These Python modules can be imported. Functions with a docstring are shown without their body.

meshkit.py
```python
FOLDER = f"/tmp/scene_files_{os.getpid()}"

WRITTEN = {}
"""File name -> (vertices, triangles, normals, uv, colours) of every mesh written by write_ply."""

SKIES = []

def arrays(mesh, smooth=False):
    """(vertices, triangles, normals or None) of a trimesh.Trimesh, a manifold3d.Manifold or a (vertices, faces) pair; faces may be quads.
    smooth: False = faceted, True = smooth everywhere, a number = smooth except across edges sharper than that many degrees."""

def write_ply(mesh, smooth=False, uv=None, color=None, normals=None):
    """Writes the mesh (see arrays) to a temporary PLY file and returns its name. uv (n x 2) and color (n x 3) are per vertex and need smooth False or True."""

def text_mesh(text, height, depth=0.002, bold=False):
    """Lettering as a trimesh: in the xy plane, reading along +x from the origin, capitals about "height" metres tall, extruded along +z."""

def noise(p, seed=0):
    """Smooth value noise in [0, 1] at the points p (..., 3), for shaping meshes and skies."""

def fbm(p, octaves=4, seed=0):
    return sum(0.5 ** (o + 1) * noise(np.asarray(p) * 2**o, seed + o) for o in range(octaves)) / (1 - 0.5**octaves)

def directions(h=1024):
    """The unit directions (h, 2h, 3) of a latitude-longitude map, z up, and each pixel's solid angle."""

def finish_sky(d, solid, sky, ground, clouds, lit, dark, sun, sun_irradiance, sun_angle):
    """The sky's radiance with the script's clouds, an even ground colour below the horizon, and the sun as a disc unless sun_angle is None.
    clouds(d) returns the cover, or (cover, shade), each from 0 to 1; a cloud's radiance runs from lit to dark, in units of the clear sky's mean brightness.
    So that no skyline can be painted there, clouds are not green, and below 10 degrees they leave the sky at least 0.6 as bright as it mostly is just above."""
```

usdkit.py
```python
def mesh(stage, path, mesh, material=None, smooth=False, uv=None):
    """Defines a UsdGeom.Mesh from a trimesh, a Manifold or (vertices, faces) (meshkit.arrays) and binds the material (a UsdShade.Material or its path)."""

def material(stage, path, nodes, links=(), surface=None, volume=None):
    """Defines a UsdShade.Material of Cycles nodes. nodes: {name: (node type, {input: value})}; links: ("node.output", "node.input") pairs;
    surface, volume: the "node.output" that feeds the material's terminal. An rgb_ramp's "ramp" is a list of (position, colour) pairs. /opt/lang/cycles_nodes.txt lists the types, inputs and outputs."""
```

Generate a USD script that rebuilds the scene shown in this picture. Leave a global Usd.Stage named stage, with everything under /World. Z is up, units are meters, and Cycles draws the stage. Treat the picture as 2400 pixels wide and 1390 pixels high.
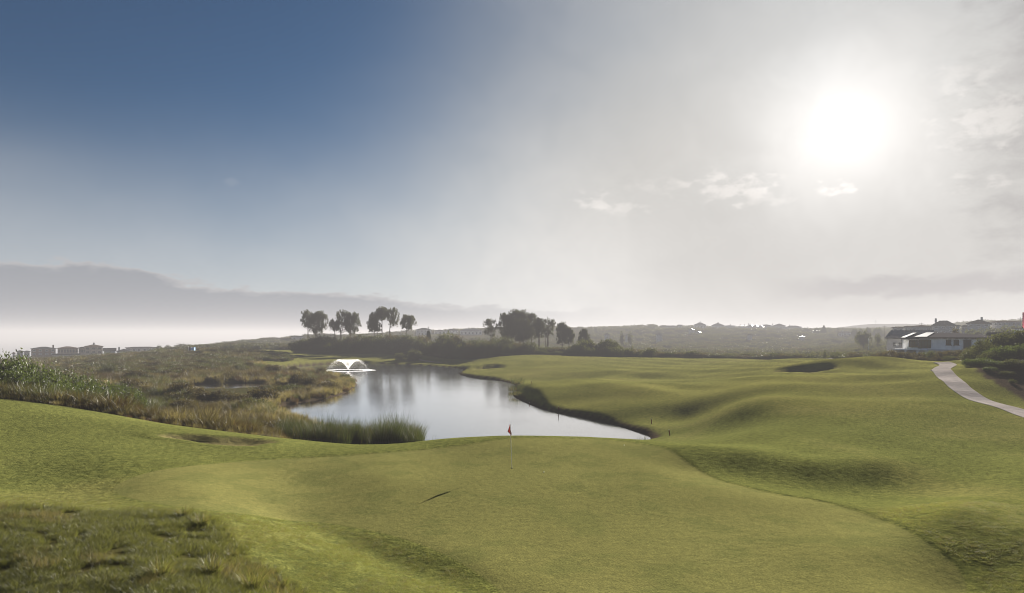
import math, random
import numpy as np
import trimesh
import shapely
import shapely.geometry as sg
from scipy.interpolate import RBFInterpolator
from scipy.spatial import cKDTree
import usdkit, meshkit
from pxr import Usd, UsdGeom, UsdLux, UsdShade, Gf, Sdf, Vt

stage = Usd.Stage.CreateInMemory()
UsdGeom.SetStageUpAxis(stage, 'Z')
UsdGeom.SetStageMetersPerUnit(stage, 1.0)
UsdGeom.Xform.Define(stage, '/World')
UsdGeom.Scope.Define(stage, '/World/Looks')

# ---------------------------------------------------------------- camera
F = 1600.0 / 2400.0            # focal length over picture width
EYE = 10.0                     # metres above the pond
camera = UsdGeom.Camera.Define(stage, '/World/camera')
camera.CreateHorizontalApertureAttr(36.0)
camera.CreateFocalLengthAttr(36.0 * F)
camera.CreateVerticalApertureOffsetAttr(36.0 * (783 - 695) / 2400.0)
camera.CreateClippingRangeAttr(Gf.Vec2f(0.1, 200000.0))
camera.CreateExposureAttr(EXPOSURE := 2.5)
xf = UsdGeom.Xformable(camera)
xf.AddTranslateOp().Set(Gf.Vec3d(0, 0, EYE))
xf.AddRotateXOp().Set(90.0)

# ---------------------------------------------------------------- sun and sky
SUN = np.array([780.0, 1600.0, 483.0]); SUN /= np.linalg.norm(SUN)
SUN_EL = math.asin(SUN[2]); SUN_ROT = math.atan2(SUN[0], SUN[1])
sun = UsdLux.DistantLight.Define(stage, '/World/sun')
sun.CreateIntensityAttr(1.25); sun.CreateNormalizeAttr(True); sun.CreateAngleAttr(0.5)
sun.CreateColorAttr(Gf.Vec3f(1.0, 0.93, 0.82))
xf = UsdGeom.Xformable(sun)
xf.AddRotateZOp().Set(-math.degrees(SUN_ROT)); xf.AddRotateXOp().Set(math.degrees(SUN_EL) - 90.0)
N, L = {}, []
def nd(name, kind, links=None, **inp):
    N[name] = (kind, inp)
    for k, v in (links or {}).items():
        L.append((v, f'{name}.{k}'))
    return name
def mth(name, op, a, b=None, c=None, clamp=False):
    inp, ln = {'math_type': op}, {}
    if clamp: inp['use_clamp'] = True
    for key, v in (('value1', a), ('value2', b), ('value3', c)):
        if v is None: continue
        if isinstance(v, str): ln[key] = v
        else: inp[key] = float(v)
    nd(name, 'math', ln, **inp)
    return name + '.value'
def sstep(name, v, a, b, lo=0.0, hi=1.0):
    nd(name, 'map_range', {'value': v} if isinstance(v, str) else {}, range_type='smoothstep', from_min=a, from_max=b, to_min=lo, to_max=hi, clamp=True)
    return name + '.result'
def mixc(name, fac, a, b, kind='mix'):
    inp, ln = {'mix_type': kind}, {}
    for key, v in (('fac', fac), ('color1', a), ('color2', b)):
        if isinstance(v, str): ln[key] = v
        else: inp[key] = v
    nd(name, 'mix', ln, **inp)
    return name + '.color'

nd('tc', 'texture_coordinate')
nd('dir', 'vector_math', {'vector1': 'tc.generated'}, math_type='normalize')
nd('xyz', 'separate_xyz', {'vector': 'dir.vector'})
AZ = mth('az_r', 'arctan2', 'xyz.x', 'xyz.y'); AZ = mth('az', 'multiply', AZ, 57.29578)
EL = mth('el_r', 'arcsine', 'xyz.z'); EL = mth('el', 'multiply', EL, 57.29578)
nd('dot', 'vector_math', {'vector1': 'dir.vector'}, math_type='dot_product', vector2=tuple(SUN))
dcl = mth('dcl', 'minimum', 'dot.value', 1.0)
ang = mth('ang_r', 'arccosine', dcl); ANG = mth('ang', 'multiply', ang, 57.29578)      # degrees from the sun

nd('sky', 'sky_texture', sky_type='single_scattering', sun_disc=False, sun_elevation=SUN_EL, sun_rotation=SUN_ROT,
   altitude=50.0, air_density=0.8, aerosol_density=0.5, ozone_density=1.6)
# coordinates for cloud noise: azimuth and stretched elevation, in degrees
nd('cl', 'combine_xyz', {'x': AZ, 'y': EL})
nd('nz1', 'noise_texture', {'vector': 'map1.vector'}, dimensions='2D', scale=1.0, detail=7.0, roughness=0.55)
nd('map1', 'mapping', {'vector': 'cl.vector'}, scale=(0.11, 0.4, 1.0), location=(3.0, 1.0, 0.0))
nd('nz2', 'noise_texture', {'vector': 'map2.vector'}, dimensions='3D', scale=1.0, detail=8.0, roughness=0.6, distortion=0.4)
nd('map2', 'mapping', {'vector': 'cl.vector'}, scale=(0.35, 0.75, 1.0), location=(7.3, 2.0, 4.0))
nd('nz4', 'noise_texture', {'vector': 'map4.vector'}, dimensions='2D', scale=1.0, detail=9.0, roughness=0.55, distortion=0.12)
nd('map4', 'mapping', {'vector': 'cl.vector'}, scale=(0.62, 1.15, 1.0), location=(2.2, 4.6, 0.0))
nd('nz5', 'noise_texture', {'vector': 'dir.vector'}, dimensions='3D', scale=14.0, detail=5.0, roughness=0.6, distortion=0.5)
nd('nz3', 'noise_texture', {'vector': 'map3.vector'}, dimensions='3D', scale=1.0, detail=6.0, roughness=0.5)
nd('map3', 'mapping', {'vector': 'dir.vector'}, scale=(1.6, 1.6, 3.2), location=(1.7, 5.0, 2.0))

SKYGAIN = 1.0
base = mixc('base', 1.0, 'sky.color', (SKYTINT := (0.064, 0.104, 0.134)), 'multiply')
# thin veil of high cloud towards the sun, lit through by it: it thickens with nearness to the sun and to the horizon
VE = sstep('veil_e', EL, 24.0, 1.0)
nd('aur0', 'rgb_ramp', {'fac': mth('aurf', 'multiply', ANG, mth('aurn', 'multiply_add', 'nz5.fac', 0.6 / 90, 0.70 / 90), clamp=True)}, ramp=[
    (0.0, (40, 39, 37)), (0.7/90, (18, 17.6, 17)), (1.2/90, (4.2, 4.16, 4.08)), (1.7/90, (2.85, 2.83, 2.78)), (2.5/90, (2.52, 2.50, 2.46)), (3.6/90, (2.31, 2.29, 2.26)), (4.8/90, (2.11, 2.095, 2.06)), (6.4/90, (1.87, 1.86, 1.83)), (8.5/90, (1.66, 1.65, 1.62)), (12/90, (1.49, 1.48, 1.45)),
    (17/90, (1.34, 1.335, 1.31)), (23/90, (1.18, 1.185, 1.175)), (30/90, (1.03, 1.055, 1.065)), (45/90, (0.90, 0.94, 0.99)), (1.0, (0.72, 0.78, 0.86))])
low = mth('lowgain', 'multiply_add', VE, mth('lowang', 'multiply', sstep('lowa', ANG, 10.0, 26.0), 0.62), 1.0)
nd('lowc', 'combine_color', {'r': low, 'g': low, 'b': low})
mixc('aur1', 1.0, 'aur0.color', 'lowc.color', 'multiply')
mixc('aur', 1.0, 'aur1.color', (1.065, 1.045, 1.022), 'multiply')
VA = sstep('veil_a', ANG, 46.0, 8.0)
nzv = mth('nzv', 'multiply_add', 'nz3.fac', 0.6, -0.3)
vs = mth('vs', 'multiply_add', VE, 0.75, VA); vs = mth('vs2', 'add', vs, nzv)
VEIL = sstep('veil', vs, 0.0, 1.25)
veiled = mixc('veiled', VEIL, base, 'aur.color')

# low bank of stratus on the left, its top sinking towards the right
slope = mth('bk1', 'multiply_add', AZ, -0.082, 2.25)
topn = mth('bk2', 'multiply_add', 'nz1.fac', 3.2, mth('bk2b', 'multiply_add', 'nz2.fac', 2.0, -2.6))
top = mth('bk3', 'add', slope, topn)
dtop = mth('bk4', 'subtract', top, EL)
BC = sstep('bank_cover', dtop, -0.06, 0.26)
fade = sstep('bank_fade', AZ, 14.0, -14.0); fadeb = sstep('bank_fadeb', AZ, -75.0, -45.0)
BC = mth('bc2', 'multiply', BC, fade); BC = mth('bc3', 'multiply', BC, fadeb)
edge = sstep('bank_edge', dtop, 0.8, 0.0)
bcol = mixc('bank_col', edge, (0.72, 0.765, 0.86), (1.18, 1.17, 1.20))
s1 = mixc('s1', mth('bc4', 'multiply', BC, 0.92), veiled, bcol)

# low grey cloud on the right above the hill
t2 = mth('rb1', 'multiply_add', 'nz2.fac', 2.4, -1.2)
e2 = mth('rb2', 'add', EL, t2)
ca = sstep('rb_a', e2, 2.4, 3.2); cb = sstep('rb_b', e2, 4.6, 3.7); cc = sstep('rb_c', AZ, 19.0, 27.0); cd = sstep('rb_d', AZ, 60.0, 42.0)
RC = mth('rc1', 'multiply', ca, cb); RC = mth('rc2', 'multiply', RC, cc); RC = mth('rc3', 'multiply', RC, cd)
s2 = mixc('s2', mth('rc4', 'multiply', RC, 0.75), s1, (1.22, 1.16, 1.17))
# thicker grey cloud at the far right, away from the sun
g1 = mth('g1', 'multiply_add', 'nz2.fac', 1.6, -0.8)
gr = sstep('gr', mth('g2', 'add', mth('g3', 'multiply_add', AZ, 0.1, -3.25), g1), 0.0, 0.9)
gd = sstep('gd', AZ, 75.0, 50.0)
ge = sstep('ge', EL, 2.0, 6.0)
GC = mth('gc', 'multiply', gr, ge); GC = mth('gc2', 'multiply', GC, gd)
s3 = mixc('s3', mth('gc3', 'multiply', GC, 0.65), s2, (1.05, 1.0, 1.0))

# a few puffs of cumulus
last = s3
for i, (a, e, wa, we, br) in enumerate([(7.2, 11.0, 2.6, 1.1, 0.7), (9.4, 10.2, 2.8, 0.8, 0.5), (17.6, 11.7, 4.2, 1.7, 0.8), (19.6, 10.6, 3.2, 0.9, 0.5), (25.2, 11.0, 1.9, 0.8, 0.9), (34.0, 10.4, 2.8, 0.9, 0.5), (35.0, 14.3, 4.2, 2.2, 0.5), (12.0, 12.0, 3.4, 0.8, 0.3), (33.5, 17.5, 3.0, 1.4, 0.3), (-22.5, 11.6, 0.9, 0.4, 0.08)]):
    dx = mth(f'p{i}x', 'multiply', mth(f'p{i}xa', 'subtract', AZ, a), 1 / wa)
    dy = mth(f'p{i}y', 'multiply', mth(f'p{i}ya', 'subtract', EL, e), 1 / we)
    r2 = mth(f'p{i}r', 'add', mth(f'p{i}x2', 'multiply', dx, dx), mth(f'p{i}y2', 'multiply', dy, dy))
    v = mth(f'p{i}v', 'multiply_add', 'nz4.fac', 3.8, -1.25)
    v = mth(f'p{i}w', 'subtract', v, r2)
    m = sstep(f'p{i}m', v, 0.0, 1.0, 0.0, br)
    last = mixc(f'p{i}c', m, last, mixc(f'p{i}d', 1.0, 'aur.color', (1.28, 1.255, 1.245), 'multiply'))
# below the horizon: sea and land seen from above, dull
below = sstep('below', EL, -0.3, -1.5)
fin = mixc('fin', below, last, (0.4, 0.4, 0.42))
nd('bg', 'background_shader', {'color': fin}, strength=0.07)
sky_mat = usdkit.material(stage, '/World/Looks/sky_look', N, L, surface='bg.background')
dome = UsdLux.DomeLight.Define(stage, '/World/sky')
UsdShade.MaterialBindingAPI.Apply(dome.GetPrim()).Bind(sky_mat)
dome.GetPrim().SetCustomDataByKey('kind', 'structure')
# ================================================================ helpers
rng = np.random.default_rng(11)
NAMES = {}
def numbered(path):
    n = NAMES.get(path, 0); NAMES[path] = n + 1
    return path if n == 0 else f'{path}_{n:03d}'
def path_under(name, parent=None):
    return numbered(('/World' if parent is None else str(parent.GetPath())) + '/' + name)
def tag(o, label=None, cat=None, group=None, kind=None):
    p = o if isinstance(o, Usd.Prim) else o.GetPrim()
    for k, v in (('label', label), ('category', cat), ('group', group), ('kind', kind)):
        if v: p.SetCustomDataByKey(k, v)
    return p
def obj(name, mesh, mat, parent=None, smooth=False):
    return usdkit.mesh(stage, path_under(name, parent), mesh, mat, smooth=smooth).GetPrim()
def thing(name, label, cat, loc=(0, 0, 0), rotz=0.0, scale=None, group=None):
    x = UsdGeom.Xform.Define(stage, path_under(name))
    x.AddTranslateOp().Set(Gf.Vec3d(*map(float, loc)))
    if rotz: x.AddRotateZOp().Set(float(rotz))
    if scale is not None: x.AddScaleOp().Set(Gf.Vec3f(*map(float, np.broadcast_to(scale, 3))))
    return tag(x, label, cat, group)
def copy_of(proto, name, label, cat, loc, rotz, scale=None, group=None):
    o = thing(name, label, cat, loc, rotz, scale, group)
    o.GetReferences().AddInternalReference(proto.GetPath() if isinstance(proto, Usd.Prim) else proto)
    o.SetInstanceable(True)
    return o
def mat(name, nodes, links=(), surface='p.BSDF', volume=None):
    return usdkit.material(stage, '/World/Looks/' + name, nodes, list(links), surface=surface, volume=volume)
def at(px, py, D):
    """the point seen at a pixel of the 2400 x 1390 photograph, D metres ahead"""
    return np.array([(px - 1200) / 1600 * D, D, EYE - (py - 783) / 1600 * D])
def plain(name, color, rough=0.8, spec=0.2, var=0.25, scale=3.0, metallic=0.0):
    c = np.array(color, float)
    if spec <= 0.15:
        return mat(name, {'g': ('texture_coordinate', {}), 'n': ('noise_texture', {'scale': scale, 'detail': 5.0}),
                      'r': ('rgb_ramp', {'ramp': [(0.3, c * (1 - var)), (0.7, np.minimum(c * (1 + var), 0.95))]}), 'p': ('diffuse_bsdf', {'roughness': 0.5})},
               [('g.object', 'n.vector'), ('n.fac', 'r.fac'), ('r.color', 'p.color')])
    return mat(name, {'g': ('texture_coordinate', {}), 'n': ('noise_texture', {'scale': scale, 'detail': 5.0}),
                      'r': ('rgb_ramp', {'ramp': [(0.3, c * (1 - var)), (0.7, np.minimum(c * (1 + var), 0.95))]}),
                      'p': ('principled_bsdf', {'roughness': rough, 'specular_ior_level': spec, 'metallic': metallic})},
               [('g.object', 'n.vector'), ('n.fac', 'r.fac'), ('r.color', 'p.base_color')])

# ================================================================ terrain
def col(px, pts):
    out = []
    for D, v in pts:
        z = float(v[1:]) if isinstance(v, str) else EYE - (v - 783) / 1600 * D
        out.append((px, D, z))
    return out
near = [(3, 'z7.2'), (6, 'z5.7'), (10, 'z4.6')]
C = []
C += col(-500, near + [(20, 'z5.2'), (35, 'z5.5'), (50, 'z5.6'), (70, 'z2.5'), (100, 'z1.5'), (200, 'z2'), (400, 'z-3'), (800, 'z-30'), (2500, 'z-75')])
C += col(0, near + [(14, 1390), (20, 1195), (24, 1156), (30, 1090), (38, 1010), (48, 938), (53, 'z5.0'), (60, 'z3.5'), (70, 'z2.0'), (90, 'z1.2'), (130, 'z0.7'), (180, 'z0.2'), (250, 'z-0.6'), (330, 'z-3'), (420, 'z-5'), (600, 'z-20'), (1000, 'z-50'), (2500, 'z-75')])
C += col(250, [(6, 'z5.7'), (10, 'z5.0'), (14, 1390), (21, 1200), (24, 1165), (30, 1085), (36, 1040), (41, 1005), (47, 970), (52, 'z3.9'), (60, 'z2.0'), (70, 'z1.1'), (100, 'z0.8'), (140, 'z0.8'), (200, 'z0.8'), (260, 'z1.0'), (320, 'z-1'), (400, 'z-4'), (600, 'z-16'), (1000, 'z-45'), (2500, 'z-75')])
C += col(480, near + [(14, 1390), (21, 1215), (25, 1155), (30, 1100), (35, 1060), (41, 1022), (45.5, 1004), (50, 'z2.9'), (57, 'z1.5'), (65, 'z0.8'), (90, 'z0.6'), (130, 'z0.4'), (170, 'z1.0'), (215, 'z2.2'), (260, 'z3.3'), (300, 821), (400, 'z2'), (650, 815), (1000, 'z-40'), (2500, 'z-75')])
C += col(700, [(6, 'z5.7'), (10, 'z4.8'), (16, 1390), (20, 1270), (24, 1215), (30, 1130), (36, 1070), (42, 1035), (44, 1029), (50, 'z2.1'), (57, 'z0.8'), (64, 'z0.4'), (85, 'z0.4'), (110, 'z0.5'), (150, 'z0.5'), (200, 'z1.2'), (240, 838), (300, 825), (450, 'z1'), (700, 799), (1000, 'z-30'), (2500, 'z-75')])
C += col(900, near + [(16.3, 1390), (20, 1290), (25, 1195), (30, 1120), (36, 1068), (41, 1045), (43.5, 1041), (50, 'z1.6'), (58, 'z0.2'), (64, 'z0.0'), (240, 'z0.5'), (255, 838), (275, 826), (300, 'z3'), (400, 'z2'), (700, 787), (1000, 'z-10'), (2500, 'z-75')])
C += col(1050, [(6, 'z5.7'), (10, 'z4.6'), (16.3, 1390), (20, 1290), (25, 1195), (32.8, 1098), (38, 1055), (42, 1030), (47, 'z2.6'), (54, 'z0.8'), (58, 'z0'), (206, 'z0.1'), (230, 848), (260, 835), (300, 823), (500, 'z3'), (800, 778), (1100, 'z0'), (2500, 'z-50')])
C += col(1200, near + [(16.3, 1390), (20, 1290), (25, 1195), (32.8, 1098), (37, 1058), (42.5, 1024), (47, 'z2.7'), (54, 'z0.8'), (58, 'z0'), (143, 'z0.1'), (152, 880), (165, 871), (185, 851), (210, 838), (240, 830), (300, 'z2'), (500, 808), (850, 773), (1200, 'z8'), (2500, 'z-40')])
C += col(1380, [(6, 'z5.7'), (10, 'z4.6'), (16.3, 1390), (20, 1290), (25, 1195), (32.8, 1098), (38, 1053), (43, 1026), (48, 'z2.6'), (55, 'z0.8'), (60, 'z0'), (80, 'z0.0'), (86, 955), (94, 930), (104, 896), (110, 'z2.45'), (117, 889), (130, 886), (144, 885), (150.5, 871), (160, 866), (185, 852), (215, 838), (245, 'z2.2'), (350, 'z-0.5'), (600, 802), (850, 773), (1100, 'z10'), (2500, 'z-30')])
C += col(1520, [(32.8, 1098), (38, 1058), (43, 1032), (48, 'z2.3'), (55, 'z1.2'), (62, 'z0.5'), (66, 'z0.1'), (70, 1000), (79, 970), (85, 938), (92, 909), (98, 903), (115, 891), (133, 888), (140, 873), (170, 858), (205, 840), (240, 'z1.5'), (350, 'z-0.5'), (600, 798), (850, 768), (1100, 'z15'), (2500, 'z-20')])
C += col(1600, near + [(16.3, 1390), (25, 1195), (29, 1138), (34, 1098), (38.5, 1046), (42, 1041), (46, 'z2.6'), (52, 'z1.7'), (60, 1024), (66, 1008), (75, 990), (80, 957), (85.5, 931), (95, 908), (110, 893), (129, 884), (136, 872), (165, 857), (195, 842), (230, 'z1.5'), (350, 'z-0.5'), (600, 797), (850, 770), (1100, 'z14'), (2500, 'z-10')])
C += col(1750, [(6, 'z5.7'), (10, 'z4.6'), (16.3, 1390), (25, 1195), (30, 1140), (33.5, 1112), (37, 1054), (42, 1043), (50, 1014), (60, 988), (65, 950), (69.5, 937), (85, 905), (105, 880), (130, 862), (160, 850), (190, 841), (230, 'z1.6'), (350, 'z-0.5'), (600, 797), (850, 771), (1100, 'z14'), (2500, 'z-10')])
C += col(1900, near + [(16.3, 1390), (22, 1245), (27, 1172), (32.5, 1135), (35.5, 1080), (38.5, 1064), (44, 1036), (52, 1000), (60, 960), (72, 925), (86, 893), (100, 872), (115, 862), (135, 849), (160, 843), (200, 'z1.9'), (350, 'z-0.5'), (600, 798), (850, 775), (1100, 'z12'), (2500, 'z0')])
C += col(2050, [(6, 'z5.6'), (10, 'z4.4'), (16.3, 1390), (20, 1290), (24, 1225), (28, 1182), (33.5, 1140), (37, 1079), (43, 1050), (50, 1010), (60, 962), (72, 925), (88, 890), (98, 872), (108, 866), (118, 838), (128, 'z5.3'), (140, 'z4.0'), (180, 'z2.5'), (300, 'z2'), (500, 805), (900, 777), (1200, 'z15'), (2500, 'z0')])
C += col(2250, near[:1] + [(8, 'z4.6'), (12, 'z3.7'), (18.2, 1390), (20, 1318), (22, 1247), (23.8, 1198), (27, 1168), (32, 1145), (37, 1100), (44, 1057), (52, 1010), (62, 958), (74, 912), (84, 881), (95, 863), (108, 849), (130, 850), (180, 'z4.5'), (260, 'z5'), (350, 'z8'), (900, 'z22'), (2500, 'z0')])
C += col(2400, [(6, 'z5.2'), (12, 'z3.8'), (18, 1390), (20, 1310), (22, 1240), (24, 1206), (27, 1170), (33, 1120), (38, 1088), (44, 1060), (52, 1010), (62.6, 967), (70, 943), (78, 914), (90, 'z5.2'), (110, 'z7.3'), (150, 'z8.0'), (250, 'z8'), (340, 'z9'), (420, 'z14'), (900, 'z25'), (2500, 'z0')])
C += col(2900, near + [(12, 'z4.4'), (20, 'z4.2'), (33, 'z3.4'), (44, 'z2.6'), (60, 'z2.9'), (80, 'z4'), (110, 'z7'), (200, 'z10'), (500, 'z18'), (1000, 'z25'), (2500, 'z0')])
C = np.array(C)
def uv_of(px, D):
    return np.stack([np.asarray(px) / 260.0, np.log(np.asarray(D)) * 5.0], -1)
RBF = RBFInterpolator(uv_of(C[:, 0], C[:, 1]), C[:, 2], kernel='thin_plate_spline', smoothing=0.002)

POND = np.array([(13.6, 66.1), (12.8, 69.9), (11.1, 75.5), (7.9, 82.9), (6.0, 86), (3.0, 94.1), (1.0, 103.9), (0.07, 110.3), (0.3, 122), (0.7, 135.6), (-1.25, 142.9), (-4.7, 150.9), (-9.7, 156.5),
    (-13.9, 172), (-13.1, 184), (-14.0, 196), (-17.9, 205), (-27, 219), (-38.6, 228.6), (-52, 238), (-59, 235), (-64, 222), (-68, 205), (-69, 190), (-64, 180), (-56, 176), (-46, 168), (-39, 157), (-32.5, 143),
    (-29.3, 127), (-28.0, 112), (-29.5, 104), (-31, 100), (-32.5, 94.7), (-30.5, 88.4), (-25.7, 79), (-19.8, 72), (-12.4, 65), (-7.9, 62), (-3.7, 60), (0, 59), (5.5, 59.2), (9.4, 60.5), (12.6, 63)])
POND2 = np.array([(-54 + 9.5 * math.cos(t) + 1.0 * math.sin(3 * t), 132 + 7.5 * math.sin(t)) for t in np.linspace(0, 2 * math.pi, 24, endpoint=False)])
def smooth_ring(P, n=6):
    Q = np.asarray(P, float)
    for _ in range(2):          # Chaikin
        R = np.roll(Q, -1, 0)
        Q = np.stack([0.75 * Q + 0.25 * R, 0.25 * Q + 0.75 * R], 1).reshape(-1, 2)
    return Q
POND, POND2 = smooth_ring(POND), smooth_ring(POND2)
def signed(P, X, Y):
    """distance to the ring P, negative inside"""
    pts = np.stack([X, Y], -1).reshape(-1, 2)
    out = np.full(len(pts), 60.0)
    lo, hi = P.min(0) - 40, P.max(0) + 40
    k = np.nonzero(((pts > lo) & (pts < hi)).all(1))[0]
    ring = sg.Polygon(P); g = shapely.points(pts[k])
    d = shapely.distance(ring.exterior, g)
    inside = shapely.contains_xy(ring, pts[k, 0], pts[k, 1])
    out[k] = np.where(inside, -d, d)
    return out.reshape(np.shape(X))
def smin(a, b, k):
    h = np.clip(0.5 + 0.5 * (b - a) / k, 0, 1)
    return b * (1 - h) + a * h - k * h * (1 - h)
def ss(x, a, b):
    t = np.clip((np.asarray(x, float) - a) / (b - a), 0, 1)
    return t * t * (3 - 2 * t)
def fb(X, Y, s, seed, o=4):
    return meshkit.fbm(np.stack([X / s, Y / s, np.zeros_like(X)], -1), o, seed)

# the putting green, from its outline in the photograph laid on the ground
def ground_at_pixel(px, py):
    D = np.concatenate([np.arange(9, 60, 0.1), np.geomspace(60, 900, 500)])
    z = RBF(uv_of(np.full(len(D), px), D))
    yy = 783 + (EYE - z) * 1600 / D
    k = int(np.argmax(yy <= py)) if (yy <= py).any() else int(np.argmin(yy))
    return np.array([(px - 1200) / 1600 * D[k], D[k]])
GREEN_PX = [(262, 1150), (275, 1135), (330, 1112), (400, 1097), (500, 1086), (600, 1078), (700, 1073), (800, 1069), (900, 1063), (1000, 1054), (1090, 1044), (1170, 1032), (1220, 1027.5), (1300, 1027), (1400, 1029), (1480, 1037), (1545, 1046), (1575, 1056), (1592, 1070),
    (1640, 1104), (1720, 1136), (1800, 1155), (1870, 1168), (1940, 1180), (2010, 1198), (2080, 1224), (2140, 1254), (2200, 1293), (2240, 1328), (2268, 1370), (2262, 1420), (2150, 1500), (1900, 1560), (1500, 1560), (1300, 1480), (1200, 1400), (1130, 1345), (1040, 1295), (950, 1262), (850, 1238), (740, 1220), (620, 1208), (500, 1200), (380, 1185), (300, 1168)]
GREEN = smooth_ring(np.array([ground_at_pixel(*p) for p in GREEN_PX]))

# bunkers: hollows with a raised near lip (centre, half sizes, turn, depth)
BUNKERS = [((*at(520, 0, 40.0)[:2],), 3.6, 2.0, -0.05, 0.34), ((*at(1893, 0, 111)[:2],), 5.6, 3.6, 0.1, 0.52), ((*at(1880, 0, 104)[:2],), 6.0, 1.5, 0.12, 0.35), ((*at(1147, 0, 182)[:2],), 4.0, 3.6, 0.1, 0.8)]
def height(X, Y):
    X = np.asarray(X, float); Y = np.asarray(Y, float)
    r = np.hypot(X, Y); th = np.arctan2(X, Y)
    thc = np.clip(th, -0.72, 0.9)
    D = np.where(th == thc, Y, r * np.cos(thc))
    D = np.clip(D, 2.5, 2500)
    px = 1200 + 1600 * np.tan(thc)
    flat = uv_of(px.ravel(), D.ravel())
    z = np.concatenate([RBF(flat[i:i + 40000]) for i in range(0, len(flat), 40000)]).reshape(X.shape)
    back = ss(np.abs(th), 1.6, 2.6)
    z = z * (1 - back) + back * (6.5 + 0 * z)
    # rolling of the mown ground
    w = np.exp(-(np.log(np.maximum(r, 1) / 80)) ** 2 / 2.5)
    z += w * (fb(X * 0.42 + 0.1 * Y, Y, 10, 3, 2) - 0.5) * 1.15 * ss(r, 30, 70) * ss(Y, 55, 75)
    z += (fb(X, Y, 7, 5, 3) - 0.5) * 0.16 * ss(r, 12, 40)
    z += (fb(X, Y, 60, 9, 4) - 0.5) * 4.0 * ss(r, 330, 600)
    dg = signed(GREEN, X, Y)
    z -= (fb(X, Y, 7, 5, 3) - 0.5) * 0.12 * ss(dg, 1.5, -1.5) * ss(r, 12, 40)
    # mounds
    for (mx, my), a, b, t, h in MOUNDS:
        u = ((X - mx) * math.cos(t) + (Y - my) * math.sin(t)) / a; v = (-(X - mx) * math.sin(t) + (Y - my) * math.cos(t)) / b
        z += h * np.exp(-(u * u + v * v))
    for (bx, by), a, b, t, h in BUNKERS:
        u = ((X - bx) * math.cos(t) + (Y - by) * math.sin(t)) / a; v = (-(X - bx) * math.sin(t) + (Y - by) * math.cos(t)) / b
        q = np.sqrt(u * u + v * v) + 0.18 * np.sin(3 * np.arctan2(v, u) + bx)
        z -= h * ss(q, 1.0, 0.30 if by < 60 else 0.6)
        z += 0.16 * h * np.exp(-((q - 1.08) / 0.2) ** 2)
    # the fringe stands a little above the shaven green
    gc = GREEN.mean(0); nx, ny = X - gc[0], Y - gc[1]; nn = np.hypot(nx, ny) + 1e-6
    z += 0.05 * ss(dg, 0.0, 0.16) * ss(dg, 6, 1.5) * ss((nx * SUN[0] + ny * SUN[1]) / nn / math.hypot(SUN[0], SUN[1]), -0.45, 0.2)
    for d in (np.minimum(signed(POND, X, Y), signed(POND2, X, Y)),):
        rough = (fb(X, Y, 1.3, 21, 3) - 0.5)
        bank = 0.02 + 0.55 * np.maximum(d, 0) + 0.12 * rough * ss(d, 0, 0.4)
        z = np.where(d > 0, np.where(d < 30, smin(z, np.maximum(bank, 0.02), 0.25), z), z)
        z = np.where(d > 0, np.where(d < 20, np.maximum(z, np.minimum(0.02 + 0.5 * d, 0.25)), z), -np.minimum(0.45 * -d, 1.6) + 0.0)
    return z
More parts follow.
